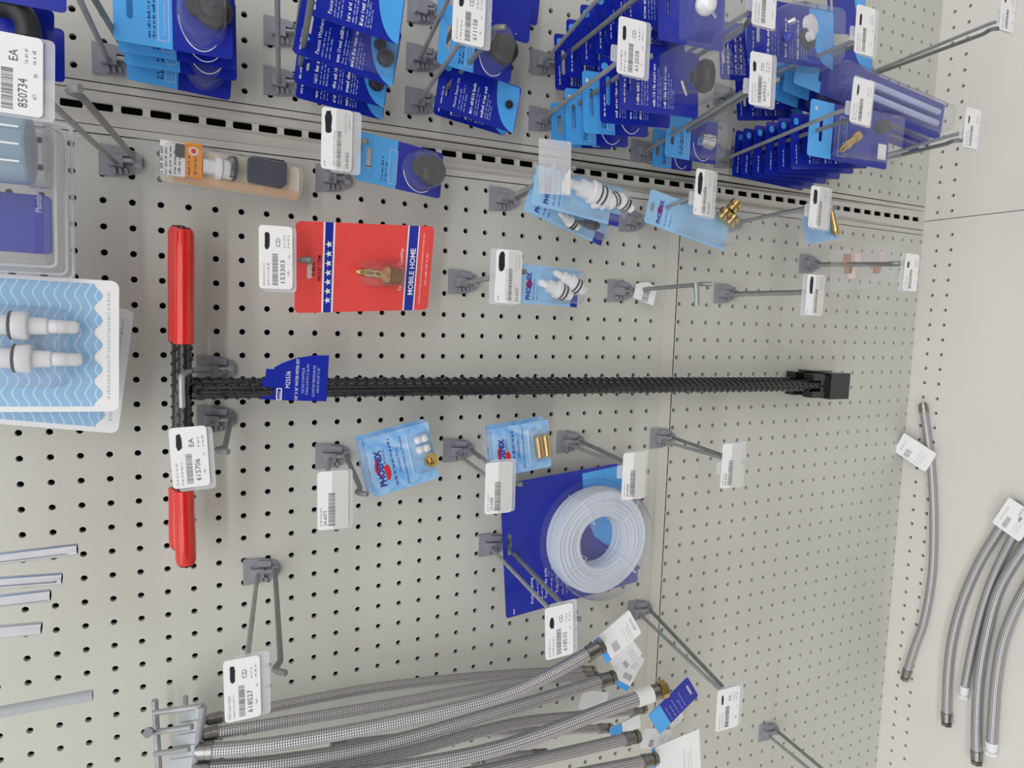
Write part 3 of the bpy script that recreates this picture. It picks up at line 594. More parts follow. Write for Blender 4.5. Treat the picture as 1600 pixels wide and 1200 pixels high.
# crumpled bag with brass part
def bag(name, label, quad, d, m, seed, depth=.35, n=9):
    F = Frame(quad, d); o = empty(name, F.M, label, 'bag'); rnd = random.Random(seed); b = MB(); g = []
    for sgn in (-1, 1):
        vs = []; 
        for i in range(n):
            for j in range(n):
                u, v = i/(n-1), j/(n-1); e = math.sin(math.pi*u)*math.sin(math.pi*v)
                vs.append((F.w*(u+rnd.uniform(-.02, .02)), sgn*depth*e*rnd.uniform(.6, 1)-.03*sgn, F.h*(v+rnd.uniform(-.02, .02))))
        b.add(vs, [(i*n+j, (i+1)*n+j, (i+1)*n+j+1, i*n+j+1) for i in range(n-1) for j in range(n-1)])
    b.build('bag_film', m, o, smooth=True); return o, F
o, F = bag('parts_bag', 'crumpled clear bag with pale blue card and brass rod', [(1246, 376), (1250, 308), (1303, 330), (1316, 386)], 4.0, 'clearbag', 3)
MB().prism([(.1, .1), (F.w*.75, .1), (F.w*.7, F.h*.6), (F.w*.8, F.h*.92), (.15, F.h*.85)], -.03, -.01).build('insert_card', 'water', o)
p = F.loc(1299, 328, .3); MB().lathe([(0, .1), (.06, .14), (.9, .16), (.95, .2), (1.3, .2), (1.4, .12)], p, (-1, 0, -.2), 12).build('brass_rod', 'brass', o, smooth=True)
o, F = bag('parts_bag', 'clear bag with copper and pinkish parts close to deck', [(1300, 452), (1296, 384), (1398, 388), (1396, 446)], 3.0, 'clearbag', 8)
for u, v, m in ((1325, 405, 'copper'), (1340, 404, 'pinkwhite'), (1332, 426, 'pinkwhite'), (1326, 418, 'copper'), (1378, 402, 'pinkwhite'), (1371, 418, 'copper')):
    p = F.loc(u, v, .05); MB().prism(rr(p.x-.35, p.z-.22, p.x+.3, p.z+.25, .08), -.08, .05).build('small_part', m, o)

# 3. coiled tubing card
F = Frame([(782, 955), (790, 742), (985, 733), (1003, 918)], (1.6, 1.2)); o = empty('tubing_card', F.M, 'navy card with coiled translucent poly tubing', 'tubing pack'); w_, h = F.w, F.h
sl = F.loc(796, 852, 0); c = MB().prism(rr(0, 0, w_, h, .15), -.03, 0, [rr(sl.x-.5, sl.z-.12, sl.x+.55, sl.z+.12, .1, 3)]).build('card', 'navy', o)
MB().prism([(w_*.3, h*.08), (w_*.98, h*.02), (w_*.98, h*.1), (w_*.97, h*.42), (w_*.8, h*.415), (w_*.6, h*.39), (w_*.46, h*.34), (w_*.37, h*.25)], -.035, -.031).build('sky_print', 'sky', c)
b = MB().text('Poly Tubing', w_*.06, h*.80, .2, w_*.2, -.04).text('Tuyau de poly', w_*.07, h*.7, .2, w_*.24, -.04).text('Tuberia de polietileno', w_*.09, h*.62, .2, w_*.38, -.04); lines(b, F, [(.77, .25), (.74, .22), (.67, .24), (.59, .3), (.56, .24)], .07, .7, .06, -.04); b.build('lettering', 'white', c); MB().dashes(.1, .45, h*.94, .1, -.04).build('corner_print', 'white', c)
ctr = F.loc(932, 842, .6); co = MB()
for k in range(36):
    lay = k % 6; q = k//6; R = 1.45+.22*q+random.uniform(-.03, .03); yy = -.2-.18*lay-(.05 if q in (2, 3) else 0)
    co.tube([(ctr.x+R*math.cos(t), yy+.04*math.sin(3*t+k), ctr.z+R*1.02*math.sin(t)) for t in [2*math.pi*j/40 for j in range(41)]], .15, 8, caps=False)
co.build('tubing_coil', 'tubing', o, smooth=True)
b = MB()
for t in (.5, 2.0, 3.9, 5.4): b.tube([(ctr.x+r_*math.cos(t), y_, ctr.z+r_*math.sin(t)) for r_, y_ in ((1.25, -.1), (1.25, -1.4), (2.0, -1.5), (2.75, -1.4), (2.75, -.1))], .02, 5)
b.build('tie', 'white', o)
MB().bubble(circ(ctr.x, ctr.z, 3.05, 36), 1.6, .18).build('blister', 'clear', o, smooth=True)

# 4. wave cards at the left edge
def wave(label, quad, d, stems):
    F = Frame(quad, d); o = empty('wave_card', F.M, label, 'parts card', 'white cards printed with blue waves'); w_, h = F.w, F.h
    c = cardmesh(F, 'white', o, .25, False)
    bot = [(w_*.04+(w_*.93)*k/48, .62+.13*math.sin(2*math.pi*(w_*.04+w_*.93*k/48)/.85)) for k in range(49)]
    MB().flat(bot+[(w_*.97, h-.2), (w_*.04, h-.2)], -.024).build('wave_print', 'waves', c)
    b = MB(); b.dashes(w_*.1, w_*.92, .27, .11, -.026, .04, .12, .03); b.build('script_print', 'script', c)
    for (u, v, l) in stems:
        p = F.loc(u, v, .55); q = MB(); q.lathe([(-1.0, .34), (-.02, .34), (0, .46), (.35, .5), (.42, .46), (.45, .3), (.95, .28), (1.0, .22), (1.05, .24), (1.75, .22), (1.85, .14)], p, (0, 0, -1), 12)
        st = q.build('plastic_stem', 'whiteplastic', o, smooth=True); q = MB(); oring(q, p, Vector((0, 0, -1)), -.1, .46); q.build('rubber_ring', 'rubber', st)
    if stems: MB().bubble(rr(F.loc(97, 600, 0).x-.1, F.loc(110, 560, 0).z, F.loc(97, 480, 0).x, h-.3, .4), 1.3, .2).build('blister', 'clear', o, smooth=True)
wave('white card with blue waves, swung askew behind the other', [(-145, 652), (-128, 440), (214, 481), (181, 676)], 2.2, [])
wave('white card with blue waves and two white plastic stems', [(-150, 650), (-150, 422), (184, 436), (188, 638)], 3.6, [(20, 508, 0), (26, 560, 0)])

# 5. big clear clamshell at the left edge
F = Frame([(-190, 430), (-190, 178), (104, 184), (116, 425)], 4.0); o = empty('clamshell_pack', F.M, 'clear ribbed clamshell with blue card and grey cylinder', 'clamshell pack'); w_, h = F.w, F.h
b = MB().prism(rr(-.1, -.1, w_+.1, h, .15), -.06, 0); b.build('shell_flange', 'shell', o)
MB().bubble(rr(.1, .15, w_-.1, h-.2, .3), 1.0, .22).build('shell_bubble', 'shell', o, smooth=True)
MB().bubble(rr(.35, .5, w_-.3, h-.4, .3), 1.25, .3, y=-.03).build('shell_ridge', 'shell', o, smooth=True)
for k, (g, t, yy) in enumerate(((-.05, .06, -.05), (.12, .05, -.12), (.3, .05, -.9))):
    q = rr(g, g, w_-g, h-g*.5, .2); MB().tube([(a, yy, e) for a, e in q+[q[0]]], t, 6, caps=False).build('shell_rib', 'holder', o, smooth=True)
p0 = F.loc(82, 398, .2); p1 = F.loc(-100, 290, .2); c = MB().prism(rr(p0.x, p0.z, p1.x, h-.3, .12), -.25, -.2).build('card', 'navy', o)
q = F.loc(62, 332, .26); MB().text('PlumbPak', q.x, q.z-.06, .18, .85, -.262, .02).build('card_lettering', 'bluewhite', c)
q = F.loc(50, 236, 1.0); MB().lathe([(0, 1.02), (.1, 1.08), (3, 1.08), (6, 1.08)], (q.x, -1.1, q.z), (0, 0, 1), 32).build('cylinder', 'bluegrey', o, smooth=True)
b = MB()
for k in range(3): b.tube([(q.x-.55+.5*k, -2.17, q.z+.12), (q.x-.55+.5*k, -2.17, q.z+4)], .03, 6)
b.build('cylinder_rib', 'white', o)
MB().lathe([(0, 1.12), (.5, 1.14), (.52, 1.05)], (q.x, -1.1, q.z-.45), (0, 0, 1), 32).build('cylinder_end', 'shell', o, smooth=True)

# 6. slim clamshell with orange label
F = Frame([(214, 292), (211, 219), (474, 250), (470, 317)], (2.4, 1.2)); o = empty('slim_clamshell', F.M, 'slim clear clamshell with orange label and dark rubber plug', 'clamshell pack'); w_, h = F.w, F.h
MB().prism(rr(0, 0, w_, h, .2), -.03, 0, [rr(w_*.5-.3, h-.45, w_*.5+.3, h-.2, .1, 3)]).build('shell_flange', 'clearbag', o)
def bx(b, u0, v0, u1, v1, y0, y1):
    a = F.loc(u0, v1, .3); e = F.loc(u1, v0, .3); b.box(a.x, e.x, y0, y1, e.z, a.z); return b
MB().prism(rr(.18, .15, w_-.18, h-.8, .15), -.1, -.05).build('backing_card', 'offwhite', o)
a = F.loc(330, 300, .3); MB().box(.22, .55, -.16, -.11, .25, h-1.2).build('wooden_stick', 'peach', o)
bx(MB(), 250, 226, 288, 272, -.5, -.3).build('label_white', 'paper', o); bx(MB(), 288, 228, 314, 276, -.5, -.3).build('label_orange', 'orange', o); bx(MB(), 272, 228, 287, 246, -.52, -.5).build('label_dark_block', 'charcoal', o)
b = MB()
for k in range(5):
    a = F.loc(254+7*k, 272, .52); b.dashes(a.x, a.x+1.0, a.z, .09, -.515, .1, .3, .06)
b.build('label_print', 'print', o)
a = F.loc(303, 236, .55); MB().flat(circ(a.x, a.z, .17, 16), -.51).build('label_emblem', 'pinkwhite', o); MB().flat(circ(a.x, a.z, .09, 12), -.515).build('label_emblem_core', 'logored', o)
a = F.loc(303, 274, .55); MB().dashes(a.x, a.x+.7, a.z+.12, .1, -.505).dashes(a.x, a.x+.7, a.z-.1, .1, -.505).build('orange_print', 'charcoal', o)
p = F.loc(316, 259, .35); MB().lathe([(0, .27), (.45, .27), (.47, .4), (.62, .43), (.7, .36), (1.1, .36)], p, (0, 0, -1), 18).build('white_cap', 'whiteplastic', o, smooth=True)
p = F.loc(356, 262, .35); b = MB(); b.lathe([(0, .42), (.02, .44), (.3, .44), (.32, .38)], p, (0, 0, -1), 18); b.build('silver_collar', 'steel', o, smooth=True)
MB().lathe([(.14, .45), (.16, .47), (.24, .47), (.26, .45)], p, (0, 0, -1), 18).build('dark_ring', 'rubber', o, smooth=True)
a = F.loc(388, 284, .3); e = F.loc(447, 254, .3); MB().prism([(a.x, a.z-.05), (a.x+.1, a.z), (e.x-.1, a.z), (e.x, a.z-.1), (e.x+.04, e.z+.15), (e.x-.05, e.z), (a.x+.1, e.z), (a.x-.05, e.z+.15)], -.45, -.12).build('rubber_plug', 'navyrubber', o)
MB().bubble(rr(.1, .1, w_-.1, h-.75, .25), .85, .15).build('shell_bubble', 'clear', o, smooth=True)

# 7. sky and navy cards
def skycard(label, quad, d, group, item=None, tip=None, dot=False, split=.52, arc=True):
    F = Frame(quad, d); o = empty('sky_card', F.M, label, 'parts card', group); w_, h = F.w, F.h
    sl = rr(w_*.5-w_*.22, h*.84, w_*.5+w_*.22, h*.84+.2, .09, 3)
    c = MB().prism(rr(0, 0, w_, h, .15), -.025, 0, [sl]).build('card', 'navy', o)
    top = [p for p in rr(0, 0, w_, h, .15) if p[1] > h/2]
    MB().prism([(w_, h*split)]+top+[(0, h*split)], -.031, -.026, [sl]).build('sky_header', 'sky', c)
    b = MB(); b.dashes(w_*.1, w_*.62, h*.7, .1, -.037); b.dashes(w_*.1, w_*.55, h*.66, .1, -.037); b.build('header_print', 'navydark', c)
    b = MB().prism(rr(w_*.08, h*.545, w_*.8, h*.64, .03), -.036, -.032, [rr(w_*.08+.03, h*.545+.03, w_*.8-.03, h*.64-.03, .02)]); b.dashes(w_*.14, w_*.7, h*.575, .07, -.037); b.build('header_frame', 'bluewhite', c)
    if arc: MB().tube([(w_*.5+w_*.46*math.cos(t), -.04, h*.27+h*.2*math.sin(t)) for t in [math.pi*(.55+k*.06) for k in range(12)]], .018, 5).build('blister_edge', 'white', c)
    if dot: MB().flat(circ(w_*.85, h*.93, .09, 12), -.04).build('yellow_dot', 'offwhite', c)
    if item == 'plug':
        p = Vector((w_*.52, -.1, h*.16)); q = MB(); q.lathe([(0, .5), (.1, .62), (.3, .6), (.4, .45), (.55, .4), (.62, .2)], p, (.1, -1, .1), 20); q.lathe([(0, .4), (.3, .4)], p+Vector((.1, 0, .5)), (.1, -1, .1), 14); st = q.build('rubber_part', 'rubber', o, smooth=True)
        MB().lathe([(.63, .12), (.66, .12), (.67, .06)], p, (.1, -1, .1), 12).build('part_core', 'navyrubber', st)
    if item == 'disc':
        q = MB(); q.lathe([(0, .3), (.05, .36), (.2, .34), (.25, .2)], (w_*.45, -.05, h*.14), (0, -1, 0), 18); q.build('rubber_part', 'rubber', o, smooth=True)
    if item: MB().bubble(circ(w_*.5, h*.26, w_*.44, 24, h*.23), .8, .2).build('blister', 'clear', o, smooth=True)
    return o, F
def navycard(label, quad, d, group, item=None, title=None, dot=True, blister=False, text=True, corner=True):
    F = Frame(quad, d); o = empty('navy_card', F.M, label, 'parts card', group); w_, h = F.w, F.h
    sl = rr(w_*.28, h*.86, w_*.72, h*.86+.2, .09, 3)
    c = MB().prism(rr(0, 0, w_, h, .15), -.025, 0, [sl]).build('card', 'navy', o)
    arc = [(w_*.98, .1)]+[(w_*.98-w_*1.0*math.sin(t)*.98+0, .03+h*.3*math.cos(t)*(1)) for t in [math.pi/2*(k/10) for k in range(11)]]+[(0.1, .03), (w_*.85, .03)]
    if corner: MB().flat(arc, -.029).build('sky_corner', 'sky', c)
    if dot: MB().flat(circ(w_*.86, h*.93, .17, 14), -.03).build('sky_dot', 'sky', c)
    if text:
        b = MB()
        for k, z in enumerate((.76, .56, .42)):
            if title and k == 0: b.text(title, w_*.12, h*z, .13, w_*.6, -.032)
            else: b.dashes(w_*.1, w_*.75, h*z, .13, -.032, .2, .5, .06)
        b.dashes(w_*.1, w_*.45, h*.93, .08, -.032); b.build('bold_lettering', 'white', c)
        b = MB(); lines(b, F, [(.72, .6), (.685, .7), (.65, .5), (.52, .8), (.49, .6), (.385, .7), (.355, .6), (.325, .4)], .1, .85, .06, -.032); b.build('small_lettering', 'bluewhite', c)
    if item == 'washer':
        q = MB(); q.lathe([(0, .2), (.05, .32), (.3, .3), (.4, .15)], (w_*.42, -.05, h*.13), (.1, -1, 0), 14); q.lathe([(0, .15), (.05, .24), (.25, .2)], (w_*.62, -.05, h*.2), (.1, -1, 0), 14); q.build('rubber_part', 'rubber', o, smooth=True)
    if item == 'ring':
        q = MB(); q.lathe([(0, .1), (.02, .17), (.12, .17), (.15, .08)], (w_*.55, -.04, h*.13), (0, -1, 0), 16); q.build('rubber_part', 'rubber', o, smooth=True)
    if blister: MB().bubble(rr(w_*.12, h*.03, w_*.9, h*.48, .2), .55, .12).build('blister', 'clear', o, smooth=True)
    return o, F
G = 'sky blue and navy cards, upper left stack'
base = (190, 98)
skycard('sky and navy card at the back of the upper left stack, tilted', [(206, 112), (196, 12), (372, 45), (352, 168)], 1.2, G, item='disc', arc=False)
skycard('sky and navy card, third in the upper left stack', [(197, 92), (188, -28), (370, 2), (368, 136)], 2.0, G)
skycard('sky and navy card, second in the upper left stack', [(187, 76), (179, -48), (368, -20), (367, 114)], 2.8, G)
skycard('sky and navy card at the front of the upper left stack', [(180, 62), (172, -68), (364, -40), (362, 95)], 3.6, G, item='plug')
o, F = skycard('sky and navy card with black rubber valve, below slotted post', [(551, 286), (562, 213), (690, 232), (690, 306)], (3.6, 2.6), 'sky card by the slotted post', item='plug', split=.55)
G = 'white lettered navy cards'
navycard('white lettered navy card at the back of its stack, nearest post', [(461, 161), (470, 84), (607, 100), (598, 180)], 1.6, G, text=True)
navycard('white lettered navy card, second from post', [(459, 140), (467, 62), (612, 80), (600, 158)], 2.6, G, item='washer')
navycard('white lettered navy card with black washers, third from post', [(457, 88), (470, 2), (630, 40), (613, 131)], 4.6, G, item='washer', title='Faucet Washers', blister=True)
navycard('white lettered navy card at the upper frame edge', [(484, 33), (490, -60), (640, -40), (620, 60)], 6.2, G, title='Faucet Washers')
navycard('white lettered navy card crossing the upper frame edge, rearmost', [(470, 30), (476, -50), (628, -30), (626, 50)], 5.6, G, item='washer')
G = 'repair kit cards behind tag 611158'
skycard('sky and navy card highest in the repair kit column', [(684, 20), (690, -60), (846, -50), (838, 14)], 2.2, G)
skycard('sky and navy card, second highest in the repair kit column', [(684, 60), (690, -30), (832, -22), (824, 36)], 3.0, G)
skycard('sky and navy card with black cap in repair kit column', [(682, 112), (690, 20), (806, 36), (797, 118)], 3.8, G, item='plug')
navycard('navy repair kit card behind, nearest the slotted post', [(676, 190), (686, 120), (800, 138), (790, 202)], 1.6, G, dot=False)
navycard('navy repair kit card with small black ring, front', [(677, 184), (693, 106), (815, 124), (804, 192)], 3.0, G, item='ring', title='Faucet Repair Kit', blister=False)
G = 'row of navy cards on one long hook'
lab = ['backmost', 'second', 'third', 'fourth', 'fifth', 'sixth', 'front']
cs = [(867, 138, 52), (886, 119, 30), (908, 100, 8), (930, 84, -12), (946, 70, -34), (962, 52, -56), (976, 38, -80)]
for k, (x, y1, y0) in enumerate(cs):
    d = 1.2+.95*k; navycard('navy card, %s of the long row left of the black cap pack' % lab[k], [(x, y1), (x-1, y0), (x+110+3*k, y0+16), (x+112+3*k, y1+16)], d, G, text=True, corner=False)
# two more columns share the row's left: front clear pack with white ball
F = Frame([(1030, 66), (1028, -60), (1136, -40), (1128, 78)], 8.6); o = empty('ball_pack', F.M, 'clear pack with white plastic ball at upper frame edge', 'parts pack')
cardmesh(F, 'navy', o); p = F.loc(1090, 16, .7); MB().lathe([(.4*(1-math.cos(t)), .4*math.sin(t)+.001) for t in [math.pi*k/10 for k in range(11)]], p, (0.2, -1, -.2), 18).build('white_ball', 'whiteplastic', o, smooth=True)
p = F.loc(1108, 10, .6); MB().lathe([(0, .06), (.5, .06)], p, (-.6, 0, -.6), 8).build('ball_stem', 'chrome', o, smooth=True); MB().bubble(rr(.1, .1, F.w-.1, F.h*.7, .2), 1.3, .1).build('blister', 'clear', o, smooth=True)
G = 'cards behind the black cap pack'
skycard('sky and navy card at the back behind the black cap pack', [(862, 216), (862, 150), (952, 178), (955, 246)], 1.4, G, dot=True)
skycard('sky and navy card, second behind the black cap pack', [(883, 218), (883, 132), (978, 152), (982, 238)], 2.7, G, dot=True)
skycard('sky and navy card, third behind the black cap pack', [(910, 206), (910, 110), (1010, 122), (1013, 217)], 4.1, G, dot=True)
navycard('navy card, fourth behind the black cap pack', [(936, 190), (938, 88), (1044, 104), (1048, 203)], 5.6, G, corner=False)
o, F = navycard('navy card with clear box and black cap', [(967, 170), (968, 66), (1092, 82), (1090, 186)], 7.0, G, dot=False, corner=False)
p = F.loc(1090, 122, .9); q = MB(); q.lathe([(0, .22), (.25, .24), (.3, .5), (.4, .62), (.55, .66), (.75, .6), (.78, .3)], p+Vector((0, 0, .3)), (.1, -.3, -1), 20); q.build('black_cap', 'rubber', o, smooth=True)
p = F.loc(1085, 150, .9); MB().lathe([(0, .1), (.6, .1)], p+Vector((0, 0, .35)), (.8, 0, .4), 8).build('chrome_pin', 'chrome', o, smooth=True)
a = F.loc(1122, 156, 1.0); e = F.loc(1054, 70, 1.0); MB().bubble(rr(a.x, a.z, e.x, e.z, .12), 1.7, .06).build('blister', 'clear', o, smooth=True)
G = 'cards behind the tag above the fan'
skycard('sky and navy card behind the clear bottle card', [(1018, 252), (1022, 196), (1082, 214), (1080, 276)], 1.2, G)
o, F = skycard('sky and navy card with clear bottle', [(1037, 250), (1042, 178), (1122, 190), (1118, 252)], 3.0, G)
p = F.loc(1098, 218, .5); MB().lathe([(0, .2), (.04, .3), (.35, .3), (.4, .38), (.75, .38), (.78, .2)], p+Vector((0, 0, .2)), (-.1, 0, -1), 18).build('chrome_bottle', 'chrome', o, smooth=True)
MB().bubble(rr(.1, .05, F.w-.1, F.h*.5, .15), .9, .1).build('blister', 'clear', o, smooth=True)
navycard('navy card with dense lettering left of the tag above the fan', [(1124, 120), (1124, 30), (1180, 42), (1184, 132)], 4.6, G)
navycard('navy card far behind the tag above the fan', [(1150, 176), (1150, 100), (1250, 122), (1256, 200)], 2.2, G)
navycard('navy card, next behind the tag above the fan', [(1172, 160), (1170, 80), (1266, 104), (1270, 180)], 3.2, G)
o, F = navycard('navy card with clear dome over grey and white rings', [(1168, 92), (1166, -2), (1304, 14), (1300, 108)], 6.4, G)
for u, v, r, m in ((1262, 42, .42, 'whiteplastic'), (1258, 62, .44, 'charcoal'), (1262, 58, .2, 'whiteplastic')):
    p = F.loc(u, v, .7 if r > .3 else 1.2); MB().lathe([(0, r), (.04, r*1.1), (.25, r*1.1), (.3, r*.7)], p, (.1, -1, -.2), 20).build('ring_part', m, o, smooth=True)
p = F.loc(1222, 62, .7); MB().lathe([(0, .1), (.1, .24), (.3, .26), (.5, .2), (.6, .06)], p, (.2, -.7, -.5), 16).build('blue_bulb', 'navy', o, smooth=True)
p = F.loc(1232, 36, .7); MB().lathe([(0, .12), (.3, .14), (.32, .06)], p, (.2, -.7, -.5), 12).build('chrome_nut', 'chrome', o, smooth=True)
a = F.loc(1304, 110, .8); e = F.loc(1222, 2, .8); MB().bubble(rr(a.x, a.z, e.x, e.z, .35), 1.5, .2).build('blister', 'clear', o, smooth=True)
navycard('navy card at upper frame edge right of dome pack', [(1296, 60), (1290, -40), (1352, -30), (1350, 48)], 3.4, G, text=False)
navycard('dark navy card under the dome pack tag', [(1272, 108), (1270, 60), (1362, 84), (1362, 114)], 4.4, G, text=False, dot=False)
G = 'long sky and navy tube packs'
for k, (dx, dy, d, t) in enumerate(((-34, 22, 3.4, 'backmost of the three long tube packs over the fan'), (-17, 11, 4.2, 'middle of the three long tube packs over the fan'), (0, 0, 5.2, 'foremost of the three long tube packs over the fan'))):
    o, F = skycard('sky and navy card, '+t, [(1238+dx, 151+dy), (1244+dx, 92+dy), (1480+dx, 142+dy), (1468+dx, 202+dy)], d, G, split=.84, arc=False)
    MB().bubble(rr(F.w*.1, .1, F.w*.9, F.h*.8, .3), .9, .2).build('blister', 'clear', o, smooth=True)
    for q in range(2): MB().lathe([(0, .12), (.1, .16), (F.h*.5, .16), (F.h*.52, .1)], (F.w*(.32+.3*q), -.4, F.h*.08), (0, 0, 1), 12).build('plastic_rod', 'bluewhite', o, smooth=True)
G = 'fan of navy cards on one hook'
lf = ['backmost', 'second', 'third', 'fourth', 'fifth', 'sixth']
fx = [(1147, 278, 205), (1160, 276, 199), (1178, 272, 192), (1197, 266, 184), (1216, 259, 176), (1236, 252, 167)]
for k, (x, y1, y0) in enumerate(fx):
    navycard('navy card, %s in the fan below the tube packs' % lf[k], [(x, y1), (x-1, y0), (x+118, y0+24), (x+104+3*k, y1+17+1.2*k)], 1.0+.82*k, G, text=True, corner=False)
o, F = skycard('sky and navy card with brass stem, front of the fan', [(1260, 244), (1266, 157), (1392, 180), (1384, 264)], 6.1, G, split=.72, dot=True, arc=False)
p = F.loc(1312, 236, .5); MB().lathe([(0, .05), (.15, .14), (.4, .16), (.42, .22), (.7, .22), (.72, .16), (1.1, .18), (1.12, .24), (1.5, .24), (1.55, .15)], p, (.75, 0, -1), 14).build('brass_stem', 'brass', o, smooth=True)
p = F.loc(1372, 200, .5); MB().lathe([(0, .3), (.2, .36), (.5, .3)], p, (0, -1, 0), 16).build('dark_knob', 'charcoal', o, smooth=True)
a = F.loc(1384, 244, .3); MB().box(a.x-.2, a.x+.55, -.3, -.25, a.z, a.z+.55).build('white_sticker', 'paper', o)
MB().bubble(rr(F.w*.06, .08, F.w*.94, F.h*.7, .2), 1.0, .15).build('blister', 'clear', o, smooth=True)
# dark cards at the upper left corner
navycard('navy card behind the others at the upper left corner', [(-120, 112), (-120, 20), (98, 32), (101, 113)], 2.0, 'navy cards at the upper left corner', text=False, corner=False, dot=False)
o, F = navycard('navy card with black hose at the upper left corner', [(-130, 96), (-130, -12), (82, 4), (85, 94)], 4.0, 'navy cards at the upper left corner', text=False, corner=False, dot=False)
p = [F.loc(u, v, .6) for u, v in ((-10, 8), (20, 12), (40, 30), (46, 60), (20, 10))][:4]; MB().tube(p, .35, 12, smooth=4).build('black_hose', 'rubber', o, smooth=True)
navycard('navy card crossing the upper frame edge at left corner', [(-60, 8), (-60, -60), (100, -50), (104, 6)], 5.0, 'navy cards at the upper left corner', text=False, corner=False, dot=False)
# ------------------------------------------------------------------ chrome and grey tubes at the left edge
for (u0, v0, u1, v1, d, m, lab) in ((-160, 892, 121, 858, 5.0, 'chrome', 'polished chrome tube end, uppermost of the four'), (-160, 922, 97, 904, 5.6, 'chrome', 'polished chrome tube end, second of the four'), (-160, 958, 79, 930, 6.2, 'chrome', 'polished chrome tube end, third of the four'), (-160, 1002, 65, 981, 6.6, 'chrome', 'polished chrome tube end, lowest of the four'), (-160, 1142, 145, 1086, 4.6, 'greytube', 'matte pale grey plastic tube at lower left edge')):
    A = at(u0, v0, d); Bq = at(u1, v1, d); o = empty('supply_tube', T(A), lab, 'tube', 'tubes at the left edge'); r = .2 if m == 'chrome' else .19; v = (Bq-A).normalized(); L = (Bq-A).length
    b = MB().tube([Vector((0, 0, 0)), v*L], r, 20, caps=False).tube([v*(L-1.5), v*L], r-.035, 20, caps=False); n = len(b.v); b.f += [(20+k, 20+(k+1) % 20, 60+(k+1) % 20, 60+k) for k in range(20)]
    b.build('tube_wall', m, o, smooth=True); MB().lathe([(0, r-.04), (.01, r-.04)], v*(L-1.4), v, 16).build('bore_shade', 'cavity_shade', o)  # the dark disc paints the shade down inside the tube
# ------------------------------------------------------------------ hose rack
R0 = at(300, 1150, 2.5); o = empty('hose_rack', T(R0), 'grey wire and plastic hose rack at the lower edge', 'rack')
def L_(u, v, d): return at(u, v, d)-R0
MB().tube([L_(242, 1094, 1.2), L_(252, 1260, 1.2)], .13, 10).build('rack_bar', 'zinc', o, smooth=True)
MB().tube([L_(290, 1090, 1.2), L_(290, 1106, 2.4)], .11, 10).build('rack_pin', 'zinc', o, smooth=True)
for (a, c) in (((240, 1114), (318, 1103)), ((232, 1145), (300, 1136)), ((242, 1178), (296, 1170))): MB().tube([L_(a[0], a[1], 1.6), L_(c[0], c[1], 2.8)], .11, 10).build('rack_rod', 'zinc', o, smooth=True)
MB().tube([L_(233, 1143, 1.6), L_(231, 1146, 2.2)], .18, 12).build('rod_knob', 'greyplastic', o, smooth=True)
MB().tube([L_(318, 1104, 3.0), L_(312, 1140, 3.0), L_(300, 1240, 3.0)], .14, 10).build('rack_lip', 'greyplastic', o, smooth=True)
for k in range(7):
    y = 1110+19*k; x1 = 314-2.6*k; a, c, e, f = L_(288-5*k, y+3, 1.6), L_(x1, y-2, 3.0), L_(x1-2, y+15, 3.0), L_(284-5*k, y+20, 1.6)
    b = MB(); t = Vector((0, .1, .12)); b.add([a, c, e, f, a+t, c+t, e+t, f+t], [(0, 1, 2, 3), (4, 7, 6, 5), (0, 4, 5, 1), (1, 5, 6, 2), (2, 6, 7, 3), (3, 7, 4, 0)]); b.build('rack_fin', 'greytube', o)
# ------------------------------------------------------------------ braided hoses
def hose(label, pts, r=.22, group='braided steel supply hoses hanging from the rack', ends=(True, True), P=None, sleeve=None, nut=None, endm='steel'):
    r *= 1.12; W3 = P or [at(u, v, d) for u, v, d in pts]; S = spline(W3, 8); R0 = S[0]; S = [p-R0 for p in S]
    o = empty('braided_hose', T(R0), label, 'hose', group)
    MB().tube(S, r, 14, uv=True).build('braid', 'braid', o, smooth=True)
    for k, e in enumerate(ends):
        if not e: continue
        p = S[0] if k == 0 else S[-1]; q = S[1] if k == 0 else S[-2]; ax = (p-q).normalized()
        MB().lathe([(-.55, r*1.02), (-.54, r*1.18), (-.3, r*1.2), (-.28, r*1.1), (0, r*1.12), (.02, r*.8), (.1, r*.8)], p, ax, 16).build('ferrule', endm, o, smooth=True)
        if nut and k == 1: MB().lathe([(.05, r*.9), (.1, r*1.3), (.45, r*1.3), (.5, r*1.0)], p, ax, 6).build('nut', nut, o)
        elif k == 1: MB().lathe([(.08, r*.7), (.1, r*1.15), (.32, r*1.15), (.34, r*.9)], p, ax, 6).build('nut', endm, o)
    if sleeve:
        i = len(S)-1; a, c = S[int(i*sleeve[0])], S[int(i*sleeve[1])]; MB().tube([a, (a+c)/2, c], r*1.25, 16, caps=True).build('white_sleeve', 'waxy', o, smooth=True)
    return o
hose('braided hose highest of the bundle, next to bare board', [(324, 1126, 2.2), (420, 1106, 1.9), (600, 1073, 1.4), (797, 1053, 1.0), (922, 1048, .7)], .2)
hose('braided hose second highest of the bundle', [(318, 1149, 2.7), (420, 1132, 2.8), (600, 1102, 2.8), (797, 1067, 2.6), (925, 1056, 2.2)], .21)
hose('braided hose curving up to the uppermost white hang tag', [(310, 1174, 3.2), (420, 1164, 3.8), (600, 1132, 4.5), (797, 1083, 5.2), (934, 1013, 5.6)], .26)
hose('braided hose ending at the second white hang tag', [(304, 1200, 3.0), (420, 1192, 3.4), (600, 1162, 3.6), (797, 1107, 4.0), (952, 1060, 4.2)], .26)
hose('braided hose ending behind the navy hang tag', [(360, 1226, 2.6), (600, 1184, 2.8), (797, 1132, 3.0), (930, 1117, 3.0), (1000, 1107, 3.0)], .23)
